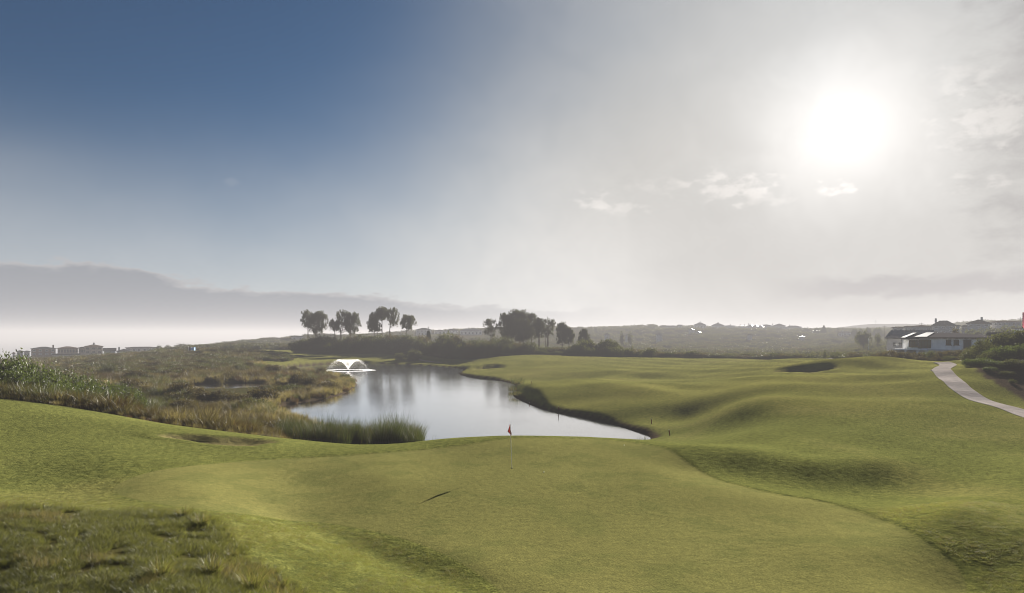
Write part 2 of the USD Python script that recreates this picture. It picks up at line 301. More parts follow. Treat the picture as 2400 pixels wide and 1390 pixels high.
MOUNDS = [((*at(1896, 0, 117.5)[:2],), 6.5, 3.2, 0.1, 0.75), ((*at(1147, 0, 187)[:2],), 4.5, 3.0, 0.1, 0.35), ((-11.0, 44.0), 5.0, 1.6, 0.2, 0.0), ((-3.3, 19.2), 5.0, 1.0, -0.80, -0.19), ((-4.6, 17.9), 4.0, 1.4, -0.80, 0.0)]
def hz(x, y):
    return float(height(np.array([x]), np.array([y]))[0])

th = np.concatenate([np.radians(np.linspace(-180, -50, 40, endpoint=False)), np.arctan((np.arange(-300, 2700, 4.5) - 1200) / 1600.0), np.radians(np.linspace(45, 180, 41)[1:])])
th[0], th[-1] = -math.pi, math.pi
rr = [1.5]
while rr[-1] < 2600:
    r0 = rr[-1]
    rr.append(r0 + min(max(r0 * r0 * 2.4 / (1600 * 6.0), 0.09), 0.017 * r0) * (1.0 if r0 > 12 else 4.0))
rr = np.array(rr)
TH, RR = np.meshgrid(th, rr, indexing='ij')
GX, GY = RR * np.sin(TH), RR * np.cos(TH)
# rows of equal depth inside the picture, circles behind it
K = np.clip(np.cos(np.clip(TH, -0.72, 0.76)), 0.5, 1); GX, GY = GX / K, GY / K
GZ = height(GX, GY)
print('grid', GX.shape, 'faces', GX.size * 2)
# ---------------------------------------------------------------- what grows where
nth, nr = GX.shape
DG = signed(GREEN, GX, GY); DP = np.minimum(signed(POND, GX, GY), signed(POND2, GX, GY))
# rough grass in the near left corner
def ring_px(pts): return smooth_ring(np.array([ground_at_pixel(*p) for p in pts]))
ROUGH = ring_px([(-700, 1230), (-300, 1205), (0, 1192), (130, 1194), (240, 1206), (340, 1203), (430, 1207), (490, 1222), (515, 1255), (560, 1290), (600, 1330), (680, 1380), (760, 1450), (700, 1700), (-800, 1700)])
DR = signed(ROUGH, GX, GY)
# scrub and marsh on the left beyond the near ridge, round to the far side of the pond
MARSH = np.array([(-90, 30), (-55, 46), (-36.5, 48.7), (-28, 48.3), (-21, 47.6), (-16.5, 47.2), (-11, 47.8), (-7.5, 50), (-7.5, 55), (-8, 63), (-14, 72), (-20, 80), (-24, 90), (-25, 100), (-23, 112), (-24, 127), (-31, 152), (-40, 170), (-52, 180), (-62, 186), (-74, 200), (-80, 232), (-98, 268), (-155, 290), (-330, 300), (-420, 150), (-260, 40)])
DM = signed(MARSH, GX, GY)
# bare dark soil bank at the right
SOIL = np.array([at(2262, 0, 104)[:2], at(2275, 0, 93)[:2], at(2300, 0, 85)[:2], at(2335, 0, 80)[:2], at(2400, 0, 72.5)[:2], at(2500, 0, 66)[:2], at(2900, 0, 60)[:2], at(3000, 0, 120)[:2], at(2300, 0, 140)[:2], at(2262, 0, 125)[:2]])
DS = signed(SOIL, GX, GY)
DEP = GY
wild = np.maximum.reduce([ss(DM, 0.8, -0.8), ss(DEP, 236, 250) * (1 - ss(DM, 5, 10) * 0)])
PXG = 1200 + 1600 * np.where(GY > 1, GX / np.maximum(GY, 1), 0)
# far limit of the mown fairway
lim = np.interp(PXG, [600, 760, 900, 1000, 1100, 1200, 1300, 1450, 1600, 1750, 1900, 2050, 2200, 2400], [262, 268, 268, 262, 232, 226, 226, 222, 214, 204, 190, 150, 128, 104])
wild = np.maximum(ss(DM, 0.8, -0.8), ss(GY - lim - 6 * (fb(GX, GY, 9, 31, 3) - 0.5), -1.5, 1.5))
strip = ss(np.abs(GY - 300 + 0.00 * GX), 26, 18) * ss(PXG, 430, 470) * ss(PXG, 760, 700)
wild = wild * (1 - strip)
def mixv(a, b, w): return a * (1 - w[..., None]) + b * w[..., None]
fairway = np.array((0.120, 0.124, 0.042)); semi = np.array((0.090, 0.102, 0.034)); green_c = np.array((0.116, 0.119, 0.046)); rough_c = np.array((0.045, 0.042, 0.019))
scrub = np.array((0.036, 0.031, 0.017)); soil = np.array((0.050, 0.040, 0.034)); mud = np.array((0.045, 0.036, 0.030)); dry = np.array((0.125, 0.115, 0.050))
colr = np.broadcast_to(semi, GX.shape + (3,)).copy()
big = fb(GX, GY, 22, 41, 4); mid = fb(GX, GY, 5, 43, 4); streak = fb(GX, GY * 0.35, 3.0, 44, 4)
fw = ss(fb(GX, GY, 30, 47, 3), 0.35, 0.6) * ss(GY, 50, 70) * ss(GX, -2, 8)
colr = mixv(colr, fairway, np.maximum(fw, ss(RR, 60, 90) * 0.7))
# mowing bands, faint, crossing the fairway
bands = 0.5 + 0.5 * np.sin((GX * 0.92 + GY * 0.39) * 2 * math.pi / 9.0); bands = ss(bands, 0.35, 0.65)
colr *= (1 + 0.26 * (bands - 0.5) * ss(GX - 0.15 * GY, -12, 4) * ss(GY, 75, 100))[..., None]
colr = mixv(colr, dry, ss(mid * 0.5 + big * 0.5, 0.52, 0.72) * 0.35)
colr *= (0.82 + 0.36 * mid)[..., None]
g_pat = ss(fb(GX, GY, 1.3, 51, 4), 0.50, 0.68)
gcol = mixv(np.broadcast_to(green_c, GX.shape + (3,)) * (0.86 + 0.28 * streak)[..., None], np.array((0.066, 0.082, 0.030)), g_pat * 0.3)
inside = ss(DG, 0.06, -0.06)
colr = mixv(colr, gcol, inside)
colr = mixv(colr, rough_c * 1.0, ss(DR + 1.2 * (fb(GX, GY, 0.9, 53, 3) - 0.5), 0.25, -0.25) * 0.85)
colr = mixv(colr, scrub, wild)
farg = ss(fb(GX, GY, 40, 57, 4), 0.42, 0.6)
colr = mixv(colr, np.array((0.048, 0.052, 0.026)), wild * farg * 0.7)
colr = mixv(colr, soil, ss(DS + 1.5 * (fb(GX, GY, 2.0, 59, 3) - 0.5), 0.4, -0.4))
bank_w = ss(DP, 1.3, 0.5) * ss(fb(GX, GY, 2.5, 61, 3) + 0.25 * ss(DP, 1.2, 0.2), 0.30, 0.5)
colr = mixv(colr, mud, bank_w)
for (bx, by), a, b, t, h in BUNKERS:
    u = ((GX - bx) * math.cos(t) + (GY - by) * math.sin(t)) / a; v = (-(GX - bx) * math.sin(t) + (GY - by) * math.cos(t)) / b
    q = np.sqrt(u * u + v * v) + 0.18 * np.sin(3 * np.arctan2(v, u) + bx)
    colr = mixv(colr, np.array((0.13, 0.118, 0.065)), ss(q, 0.95, 0.8) * 0.8)
colr = np.clip(colr * np.array((0.84, 0.80, 0.73)), 0.004, 0.9)

# ground looks: vertex tint times fine grain and relief
def ground_mat(name, fine, bump, sheen, blotch=1.0):
    return mat(name, {'g': ('geometry', {}), 'a': ('attribute', {'attribute': 'tint'}),
        'n1': ('noise_texture', {'scale': fine, 'detail': 6.0, 'roughness': 0.65}), 'n2': ('noise_texture', {'scale': 3.4, 'detail': 6.0, 'roughness': 0.6}),
        'r1': ('rgb_ramp', {'ramp': [(0.30, (0.52, 0.54, 0.5)), (0.5, (1.0, 1.0, 1.0)), (0.70, (1.48, 1.42, 1.25))]}),
        'r2': ('rgb_ramp', {'ramp': [(0.34, tuple(1 - blotch * np.array((0.30, 0.27, 0.27)))), (0.66, tuple(1 + blotch * np.array((0.28, 0.25, 0.15))))]}),
        'm1': ('mix', {'mix_type': 'multiply', 'fac': 0.8}), 'm2': ('mix', {'mix_type': 'multiply', 'fac': 0.8}),
        'hh': ('math', {'math_type': 'multiply_add', 'value2': 1.6}), 'b': ('bump', {'strength': bump, 'distance': 0.06}),
        'p': ('principled_bsdf', {'roughness': 0.95, 'specular_ior_level': 0.0, 'sheen_weight': sheen, 'sheen_roughness': 0.6, 'sheen_tint': (0.75, 0.8, 0.45)})},
        [('g.position', 'n1.vector'), ('g.position', 'n2.vector'), ('n1.fac', 'r1.fac'), ('n2.fac', 'r2.fac'), ('a.color', 'm1.color1'), ('r1.color', 'm1.color2'), ('m1.color', 'm2.color1'), ('r2.color', 'm2.color2'),
         ('n2.fac', 'hh.value1'), ('n1.fac', 'hh.value3'), ('hh.value', 'b.height'), ('b.normal', 'p.normal'), ('m2.color', 'p.base_color')])
turf_look = ground_mat('turf_look', 14.0, 0.8, 0.0, 1.15)
green_look = ground_mat('green_look', 18.0, 0.3, 0.0, 0.42)
earth_look = ground_mat('earth_look', 3.0, 0.9, 0.0)

# smooth normals from the whole grid, so that the sheets meet without a seam
V = np.stack([GX, GY, GZ], -1).reshape(-1, 3)
idx = np.arange(nth * nr).reshape(nth, nr)
Q = np.stack([idx[:-1, :-1], idx[1:, :-1], idx[1:, 1:], idx[:-1, 1:]], -1).reshape(-1, 4)
FN = np.cross(V[Q[:, 2]] - V[Q[:, 0]], V[Q[:, 3]] - V[Q[:, 1]])
if FN[:, 2].sum() < 0: Q = Q[:, ::-1]; FN = -FN
NV = np.zeros_like(V)
for k in range(4): np.add.at(NV, Q[:, k], FN)
NV /= np.linalg.norm(NV, axis=1, keepdims=True) + 1e-12
def sheet(name, faces, look_):
    used, inv = np.unique(faces, return_inverse=True)
    inv = inv.reshape(faces.shape)
    m = UsdGeom.Mesh.Define(stage, path_under(name))
    m.CreatePointsAttr(Vt.Vec3fArray.FromNumpy(V[used].astype(np.float32)))
    m.CreateFaceVertexCountsAttr(Vt.IntArray.FromNumpy(np.full(len(inv), 4, np.int32)))
    m.CreateFaceVertexIndicesAttr(Vt.IntArray.FromNumpy(inv.astype(np.int32).ravel()))
    m.CreateSubdivisionSchemeAttr('none')
    m.CreateNormalsAttr(Vt.Vec3fArray.FromNumpy(NV[used].astype(np.float32))); m.SetNormalsInterpolation('vertex')
    UsdGeom.PrimvarsAPI(m).CreatePrimvar('tint', Sdf.ValueTypeNames.Color3fArray, 'vertex').Set(Vt.Vec3fArray.FromNumpy(colr.reshape(-1, 3)[used].astype(np.float32)))
    UsdShade.MaterialBindingAPI.Apply(m.GetPrim()).Bind(look_)
    return tag(m, kind='structure')
fc = lambda A: A.reshape(-1)[Q].mean(1)
is_green = fc(DG) < 0
is_earth = (fc(wild) > 0.5) | (fc(DS) < 0)
sheet('putting_green', Q[is_green], green_look)
sheet('hills', Q[is_earth & ~is_green], earth_look)
sheet('fairway', Q[~is_earth & ~is_green], turf_look)

# ---------------------------------------------------------------- water
water_look = mat('water_look', {'g': ('geometry', {}), 'mp': ('mapping', {'scale': (0.9, 0.45, 1.0)}),
    'n1': ('noise_texture', {'scale': 2.2, 'detail': 5.0, 'roughness': 0.65}), 'n0': ('noise_texture', {'scale': 0.05, 'detail': 3.0}), 'r0': ('rgb_ramp', {'ramp': [(0.4, (0.35,) * 3), (0.62, (1.0,) * 3)]}),
    'h': ('math', {'math_type': 'multiply'}), 'b': ('bump', {'strength': 0.35, 'distance': 0.05}),
    'd': ('diffuse_bsdf', {'color': (0.02, 0.024, 0.02)}), 'gl': ('glossy_bsdf', {'color': (0.97, 0.97, 0.98), 'roughness': 0.09}), 'fr': ('fresnel', {'IOR': 1.6}), 'mr': ('map_range', {'from_min': 0.0, 'from_max': 0.6, 'to_min': 0.12, 'to_max': 0.97, 'clamp': True}), 'm': ('mix_closure', {})},
    [('g.position', 'mp.vector'), ('mp.vector', 'n1.vector'), ('g.position', 'n0.vector'), ('n0.fac', 'r0.fac'), ('n1.fac', 'h.value1'), ('r0.color', 'h.value2'), ('h.value', 'b.height'), ('b.normal', 'gl.normal'), ('fr.fac', 'mr.value'), ('mr.result', 'm.fac'), ('d.BSDF', 'm.closure1'), ('gl.BSDF', 'm.closure2')], surface='m.closure')
sea_look = mat('sea_look', {'g': ('geometry', {}), 'n1': ('noise_texture', {'scale': 0.08, 'detail': 5.0, 'roughness': 0.6}), 'b': ('bump', {'strength': 0.5, 'distance': 1.5}),
    'p': ('principled_bsdf', {'base_color': (0.03, 0.045, 0.06), 'roughness': 0.25, 'ior': 1.33})},
    [('g.position', 'n1.vector'), ('n1.fac', 'b.height'), ('b.normal', 'p.normal')])
for P, nm in ((POND, 'pond'), (POND2, 'pond')):
    big_ = sg.Polygon(P).buffer(0.6)
    v2, f2 = trimesh.creation.triangulate_polygon(big_, engine='earcut')
    o = obj(nm, (np.column_stack([v2, np.zeros(len(v2))]), f2), water_look); tag(o, kind='structure')
xs = np.array([-60000, -6000, 0, 6000, 60000.0]); ys = np.array([-2000.0, 1500, 12000, 90000])
SX, SY = np.meshgrid(xs, ys, indexing='ij')
sv = np.stack([SX, SY, np.full_like(SX, -58.0)], -1).reshape(-1, 3); si = np.arange(20).reshape(5, 4)
sq = np.stack([si[:-1, :-1], si[1:, :-1], si[1:, 1:], si[:-1, 1:]], -1).reshape(-1, 4)
tag(obj('sea', (sv, sq), sea_look), kind='structure')
# ================================================================ plants: looks and builders
def leaf_look(name, c1, c2, trans=0.45, tcol=None, tex=0.9):
    c1, c2 = np.array(c1, float) * 0.88, np.array(c2, float) * 0.88
    t = np.array(tcol if tcol is not None else c2 * np.array((1.25, 1.3, 0.7)))
    return mat(name, {'o': ('object_info', {}), 'g': ('geometry', {}), 'n': ('noise_texture', {'scale': tex, 'detail': 3.0}),
        'a': ('math', {'math_type': 'multiply_add', 'value2': 0.35, 'value3': -0.17}), 's': ('math', {'math_type': 'add'}),
        'ri': ('math', {'math_type': 'multiply_add', 'value2': 0.5, 'value3': -0.25}), 's2': ('math', {'math_type': 'add'}),
        'r': ('rgb_ramp', {'ramp': [(0.15, c1 * 0.75), (0.5, (c1 + c2) / 2), (0.85, c2 * 1.15)]}),
        'd': ('diffuse_bsdf', {}), 'tr': ('translucent_bsdf', {'color': t}), 'gl': ('glossy_bsdf', {'roughness': 0.45, 'color': (0.6, 0.6, 0.6)}), 'm': ('mix_closure', {'fac': trans}), 'm2': ('mix_closure', {'fac': 0.035})},
        [('g.position', 'n.vector'), ('o.random', 'a.value1'), ('n.fac', 's.value1'), ('a.value', 's.value2'), ('g.random_per_island', 'ri.value1'), ('s.value', 's2.value1'), ('ri.value', 's2.value2'), ('s2.value', 'r.fac'), ('r.color', 'd.color'),
         ('d.BSDF', 'm.closure1'), ('tr.BSDF', 'm.closure2'), ('m.closure', 'm2.closure1'), ('gl.BSDF', 'm2.closure2')], surface='m2.closure')
bark_look = plain('bark_look', (0.075, 0.055, 0.042), 0.9, 0.1, 0.35, 6.0)
twig_look = plain('twig_look', (0.06, 0.05, 0.04), 0.9, 0.1, 0.3, 8.0)
pine_look = leaf_look('pine_look', (0.028, 0.030, 0.015), (0.052, 0.052, 0.024), 0.25)
green_leaf = leaf_look('green_leaf_look', (0.022, 0.034, 0.010), (0.052, 0.066, 0.019), 0.32)
olive_leaf = leaf_look('olive_leaf_look', (0.027, 0.032, 0.012), (0.058, 0.060, 0.024), 0.28)
brown_leaf = leaf_look('brown_leaf_look', (0.030, 0.023, 0.013), (0.062, 0.048, 0.025), 0.26)
dark_leaf = leaf_look('dark_leaf_look', (0.024, 0.028, 0.012), (0.050, 0.052, 0.021), 0.28)
far_leaf = leaf_look('far_leaf_look', (0.030, 0.034, 0.018), (0.056, 0.055, 0.028), 0.25, tex=0.05)
blade_green = leaf_look('grass_blade_look', (0.034, 0.042, 0.014), (0.105, 0.105, 0.038), 0.42)
blade_turf = leaf_look('turf_blade_look', (0.085, 0.098, 0.032), (0.150, 0.150, 0.056), 0.42)
blade_dry = leaf_look('dry_grass_look', (0.080, 0.064, 0.034), (0.150, 0.118, 0.064), 0.38)
blade_reed = leaf_look('reed_look', (0.018, 0.025, 0.010), (0.040, 0.047, 0.018), 0.26)
blade_olive = leaf_look('olive_grass_look', (0.028, 0.033, 0.013), (0.060, 0.062, 0.024), 0.33)
blade_marsh = leaf_look('marsh_grass_look', (0.028, 0.026, 0.012), (0.064, 0.050, 0.023), 0.32)
blade_rust = leaf_look('rust_grass_look', (0.032, 0.019, 0.011), (0.066, 0.038, 0.021), 0.30)

def cards(P, size, rs, aspect=0.55, up=0.3, normals=None):
    """a small kinked leaf (two triangles folded along its midrib) at each point"""
    n = len(P)
    a = rs.normal(size=(n, 3)); a[:, 2] += up
    if normals is not None: a = a * 0.8 + normals * 0.6
    a /= np.linalg.norm(a, axis=1, keepdims=True)
    b = np.cross(a, rs.normal(size=(n, 3))); b /= np.linalg.norm(b, axis=1, keepdims=True) + 1e-9
    c = np.cross(a, b)
    s = (size * rs.uniform(0.6, 1.35, n))[:, None]
    v = np.stack([P - a * s * 0.5, P + b * s * aspect * 0.5 + c * s * 0.08, P + a * s * 0.5, P - b * s * aspect * 0.5 + c * s * 0.08], 1).reshape(-1, 3)
    k = np.arange(n)[:, None] * 4
    return v, np.vstack([k + [0, 1, 2], k + [0, 2, 3]])
def join(parts):
    vs, fs, n = [], [], 0
    for v, f in parts:
        vs.append(v); fs.append(np.asarray(f) + n); n += len(v)
    return np.vstack(vs), np.vstack(fs)
def tube(points, radii, sides=6):
    p = np.asarray(points, float); r = np.broadcast_to(np.asarray(radii, float), (len(p),))
    t = np.gradient(p, axis=0); t /= np.linalg.norm(t, axis=1, keepdims=True) + 1e-12
    ref = np.where(np.abs(t[:, 2:]) < 0.9, [[0, 0, 1.0]], [[1.0, 0, 0]])
    a = np.cross(t, ref); a /= np.linalg.norm(a, axis=1, keepdims=True) + 1e-12
    b = np.cross(t, a); g = np.arange(sides) * 2 * np.pi / sides
    v = p[:, None] + r[:, None, None] * (np.cos(g)[None, :, None] * a[:, None] + np.sin(g)[None, :, None] * b[:, None])
    i, j = np.meshgrid(np.arange(len(p) - 1), np.arange(sides), indexing='ij')
    q = np.stack([i * sides + j, i * sides + (j + 1) % sides, (i + 1) * sides + (j + 1) % sides, (i + 1) * sides + j], -1).reshape(-1, 4)
    f = np.vstack([q[:, [0, 2, 1]], q[:, [0, 3, 2]]])
    return v.reshape(-1, 3), f
def blades(n, h, spread, lean, width, rs, seg=3, droop=0.5):
    """a clump of tapering curved blades"""
    ang = rs.uniform(0, 2 * np.pi, n); rad = spread * np.sqrt(rs.uniform(0, 1, n))
    base = np.stack([rad * np.cos(ang), rad * np.sin(ang), np.full(n, -0.02)], -1)
    out = ang + rs.normal(0, 0.9, n); H = h * rs.uniform(0.55, 1.15, n); ln = lean * rs.uniform(0.3, 1.4, n)
    side = np.stack([-np.sin(out), np.cos(out), np.zeros(n)], -1); fwd = np.stack([np.cos(out), np.sin(out), np.zeros(n)], -1)
    turn = rs.uniform(0, np.pi, n)[:, None]; side = side * np.cos(turn) + fwd * np.sin(turn)
    vs = []
    for k in range(seg + 1):
        t = k / seg
        c = base + fwd * (ln * H * t ** 2)[:, None] + np.array([0, 0, 1.0]) * (H * (t - droop * np.minimum(ln, 1.2) * 0.5 * t ** 3))[:, None]
        w = width * (1 - t * 0.92) * 0.5
        vs += [c - side * w, c + side * w]
    v = np.stack(vs, 1).reshape(-1, 3); m = 2 * (seg + 1)
    k0 = np.arange(n)[:, None] * m
    f = np.vstack([k0 + [2 * k, 2 * k + 1, 2 * k + 3] for k in range(seg)] + [k0 + [2 * k, 2 * k + 3, 2 * k + 2] for k in range(seg)])
    return v, f
def lobes(rs, n, w, h, flat=0.0):
    """centres and radii of the clumps of a shrub of half width w and height h"""
    out = [(0, 0, h * 0.52, w * 0.72, h * 0.46)]
    for _ in range(n):
        a = rs.uniform(0, 2 * np.pi); r = w * rs.uniform(0.35, 0.8)
        q = rs.uniform(0.28, 0.5)
        z = h * rs.uniform(0.25, 0.78) * (1 - 0.35 * (r / w))
        out.append((r * math.cos(a), r * math.sin(a), z, w * q, h * q * 0.8))
    return out
def shrub_mesh(seed, w, h, leaves, size, n_lobes=9, aspect=0.55, up=0.3):
    rs = np.random.default_rng(seed)
    L = lobes(rs, n_lobes, w, h); vol = np.array([l[3] ** 2 * l[4] for l in L]) ** 0.8; cnt = np.maximum((leaves * vol / vol.sum()).astype(int), 8)
    P, Nn = [], []
    for (x, y, z, rw, rh), c in zip(L, cnt):
        d = rs.normal(size=(c, 3)); d /= np.linalg.norm(d, axis=1, keepdims=True)
        r = rs.uniform(0.55, 1.0, c) ** 0.5 * (1 + 0.16 * rs.normal(size=c))
        p = np.array([x, y, z]) + d * r[:, None] * np.array([rw, rw, rh])
        P.append(p); Nn.append(d)
    P, Nn = np.vstack(P), np.vstack(Nn)
    # thin the gaps between clumps
    g = meshkit.noise(P * (3.2 / w) + seed) ; keep = (g > 0.26) & (P[:, 2] > 0.03 * h)
    P, Nn = P[keep], Nn[keep]
    leaf = cards(P, size, rs, aspect, up, Nn)
    stems = []
    for k in range(5):
        x, y, z, rw, rh = L[rs.integers(len(L))]
        t = np.linspace(0, 1, 5)[:, None]
        pts = np.array([0.1 * w * rs.normal(), 0.1 * w * rs.normal(), -0.15]) * (1 - t) + np.array([x, y, z]) * t + np.array([0, 0, 0.15 * h]) * np.sin(t * np.pi)
        stems.append(tube(pts, np.linspace(0.035, 0.012, 5) * h / 2, 5))
    return leaf, join(stems)

USED = {}
class Kind:
    """one kind of plant: the first one placed carries the meshes, later ones are copies of it"""
    def __init__(self, name, cat, build): self.name, self.cat, self.build, self.first = name, cat, build, None
    def place(self, x, y, rot, scale, label, group, dz=0.0, z=None):
        loc = (x, y, (hz(x, y) if z is None else z) + dz)
        sc = np.broadcast_to(np.asarray(scale, float), 3)
        if self.first is None:
            self.first = thing(self.name, label, self.cat, loc, rot or 0.01, sc, group)
            self.build(self.first)
            return self.first
        return copy_of(self.first, self.name, label, self.cat, loc, rot or 0.01, sc, group)
EXTENT = {}
def shrub_kind(name, cat, seed, w, h, leaves, size, look_, **k):
    v = shrub_mesh(seed, w, h, leaves, size, **k)[0][0]
    e = (float(np.percentile(np.abs(v[:, 0]), 97)), float(np.percentile(v[:, 2], 98.5)))
    o = EXTENT.get(name); EXTENT[name] = e if o is None else ((o[0] + e[0]) / 2, (o[1] + e[1]) / 2)
    def build(t):
        a, b = shrub_mesh(seed, w, h, leaves, size, **k)
        obj('foliage', a, look_, t); obj('stem', b, twig_look, t)
    return Kind(name, cat, build)

# instanced stuff ------------------------------------------------------------
def scatter(name, protos, P, rot, scale, which, label, cat):
    """protos: [(part name, mesh, look)]; tilt follows nothing but z"""
    pi = UsdGeom.PointInstancer.Define(stage, path_under(name))
    targets = []
    for nm, me, lk in protos:
        m = obj(nm, me, lk, pi.GetPrim())
        targets.append(m.GetPath())
    pi.CreatePrototypesRel().SetTargets(targets)
    pi.CreatePositionsAttr(Vt.Vec3fArray.FromNumpy(np.asarray(P, np.float32)))
    pi.CreateProtoIndicesAttr(Vt.IntArray.FromNumpy(np.asarray(which, np.int32)))
    h = np.asarray(rot) / 2
    pi.CreateOrientationsAttr(Vt.QuathArray([Gf.Quath(float(math.cos(a)), 0, 0, float(math.sin(a))) for a in h]))
    sc = np.asarray(scale, np.float32); sc = np.repeat(sc[:, None], 3, 1) if sc.ndim == 1 else sc
    pi.CreateScalesAttr(Vt.Vec3fArray.FromNumpy(sc))
    return tag(pi, label, cat, kind='stuff')
# ================================================================ the pines beyond the pond
def pine(label, px, base_y, top_y, left, right, crown_bottom_y, D, seed, dense=1.0, cone=0.0, group=None, forks=1):
    rs = np.random.default_rng(seed)
    s = D / 1600.0
    X = (px - 1200) * s; zg = hz(X, D)
    ztop = EYE - (top_y - 783) * s; zb = EYE - (crown_bottom_y - 783) * s
    H = ztop - zg; cb = zb - zg
    cx = ((left + right) / 2 - px) * s; rw = (right - left) / 2 * s
    t = thing('pine_tree', label, 'pine tree', (X, D, zg), 0.01, (1, 1, 1), group)
    k = np.linspace(0, 1, 9)
    bend = rs.normal(0, 0.12, 2)
    def trunk_at(q):
        q = np.asarray(q, float)
        return np.stack([cx * 0.75 * q ** 2 + bend[0] * np.sin(q * 3), bend[1] * np.sin(q * 2.6), -0.3 + (H * 0.93 + 0.3) * q], -1)
    r0 = 0.10 + 0.013 * H
    trunks = [tube(trunk_at(k), r0 * (1 - 0.82 * k), 8)]
    if forks > 1:
        for j in range(forks - 1):
            off = np.array([(0.5 + 0.5 * j) * (-1) ** j * (0.5 + rw * 0.25), rs.normal(0, 0.4), 0])
            trunks.append(tube(trunk_at(k * 0.8) + off * (0.25 + 0.75 * k[:, None]), r0 * 0.75 * (1 - 0.8 * k), 7))
    obj('trunk', join(trunks), bark_look, t, smooth=True)
    ch = H - cb
    nb = int(16 + 9 * dense * ch / 4)
    br, tips = [], []
    for j in range(nb):
        q = ((j + rs.uniform(0, 1)) / nb) ** 0.75
        zc = cb + ch * q * 0.97
        # outline of the crown: rounded top heavy umbrella, or a cone for young trees
        prof = (1 - cone) * (0.50 + 0.52 * math.sin(math.pi * (0.06 + 0.66 * q))) * (1 - 0.38 * q ** 5) + cone * (1.05 - 0.95 * q)
        for m in range(3 if dense > 0.8 else 2):
            a = rs.uniform(0, 2 * np.pi); R = rw * prof * rs.uniform(0.45, 1.02)
            st = trunk_at(np.clip((zc - 0.32 * R) / (H * 0.95), 0.08, 0.98))
            en = np.array([cx * 0.9 + R * math.cos(a), R * math.sin(a) * 0.9, zc + 0.10 * R])
            u = np.linspace(0, 1, 5)[:, None]
            pts = st * (1 - u) + en * u + np.array([0, 0, 0.12 * R]) * np.sin(u * np.pi) * -0.5
            br.append(tube(pts, np.linspace(0.055, 0.018, 5) * (0.6 + 0.05 * H), 4))
            tips.append((en, R))
    obj('branch', join(br), bark_look, t)
    # needles: upright tufts about the branch ends
    P, U = [], []
    for en, R in tips:
        for c in range(rs.integers(2, 5)):
            ctr = en + rs.normal(0, 1, 3) * np.array([0.12, 0.12, 0.045]) * rw
            hgt = rs.uniform(0.5, 1.15) * (0.6 + 0.06 * H)
            n = int(34 * dense + 6)
            z = rs.uniform(-0.35, 1.0, n)
            w = hgt * 0.34 * np.sqrt(np.clip(1.05 - z, 0.03, 1.3)) * np.sqrt(rs.uniform(0, 1, n))
            g = rs.uniform(0, 2 * np.pi, n)
            P.append(ctr + np.stack([w * np.cos(g), w * np.sin(g), z * hgt * 0.8], -1))
    P = np.vstack(P)
    obj('crown', cards(P, 0.42, rs, 0.34, 0.9), pine_look, t)
    return t
LP = 'pines standing in the belt of bushes behind the pond'
RP = 'pines of the dense clump behind the fairway'
pine('leftmost tall pine of the skyline with a bare trunk and stepped ragged crown', 722, 822, 732, 703, 737, 768, 290, 1, 0.8, group=LP)
pine('full bushy pine beside the leftmost pine, its crown reaching almost to the bushes', 739, 822, 735, 724, 767, 784, 292, 2, 1.2, group=LP)
pine('short forked pine with a low rounded crown left of the tall ragged pine pair', 783, 822, 753, 771, 799, 776, 286, 3, 0.8, group=LP, forks=2)
pine('tall pine with open airy crown in the second clump of the skyline', 798, 822, 731, 788, 818, 779, 291, 4, 0.7, group=LP, forks=2)
pine('broad dense pine sloping down on the right side of the second clump', 821, 822, 737, 806, 845, 782, 293, 5, 1.2, group=LP)
pine('low dense pine with a rounded crown in front of the tallest umbrella pine', 877, 822, 749, 860, 893, 779, 284, 6, 1.1, cone=0.35, group=LP)
pine('pine with its small crown leaning out left of the tallest umbrella pine', 886, 822, 736, 864, 890, 752, 292, 7, 0.7, group=LP)
pine('tallest umbrella pine of the left skyline on a long bare trunk', 897, 822, 725, 881, 911, 751, 294, 8, 0.9, group=LP)
pine('tall pine with a drooping right hand crown beside the tallest umbrella pine', 912, 822, 726, 905, 936, 766, 292, 9, 0.8, group=LP)
pine('single small pine with a round crown standing alone right of the left group', 952, 822, 743, 938, 974, 774, 286, 10, 0.9, group=LP)
pine('open two trunked pine with clumpy crown at the left end of the dense clump', 1151, 816, 751, 1131, 1169, 788, 292, 11, 0.7, group=RP, forks=2)
pine('pine with bristling top on the left shoulder of the dense clump', 1187, 816, 738, 1168, 1208, 798, 296, 12, 1.2, group=RP)
pine('highest and broadest pine at the middle of the dense clump', 1216, 816, 731, 1190, 1240, 800, 298, 13, 1.5, group=RP)
pine('dark full pine low in front of the highest pine of the dense clump', 1226, 816, 752, 1196, 1254, 803, 288, 14, 1.3, group=RP)
pine('pine with a pointed tuft on the right shoulder of the dense clump', 1246, 816, 738, 1234, 1262, 795, 297, 15, 0.9, group=RP)
pine('slender pine on bare stems right of the dense clump', 1263, 816, 749, 1252, 1276, 792, 290, 16, 0.9, group=RP, forks=2)
pine('forked pine with gappy crown and bare lower trunks right of the dense clump', 1282, 816, 751, 1268, 1303, 790, 286, 17, 0.8, group=RP, forks=3)
pine('pointed pine on the left of the pair standing apart on the right', 1318, 816, 760, 1301, 1333, 806, 288, 18, 1.1, cone=0.3, group=RP)
pine('rounded pine on the right of the pair standing apart on the right', 1334, 816, 772, 1319, 1347, 806, 285, 19, 1.1, cone=0.3, group=RP)
pine('small cone shaped pine furthest right before the hazy hillside', 1368, 816, 775, 1350, 1387, 806, 284, 20, 1.0, cone=0.75, group=RP)
pine('young cone shaped pine poking out of the bushes before the far houses', 1004, 816, 779, 997, 1011, 800, 294, 21, 1.0, cone=0.9)
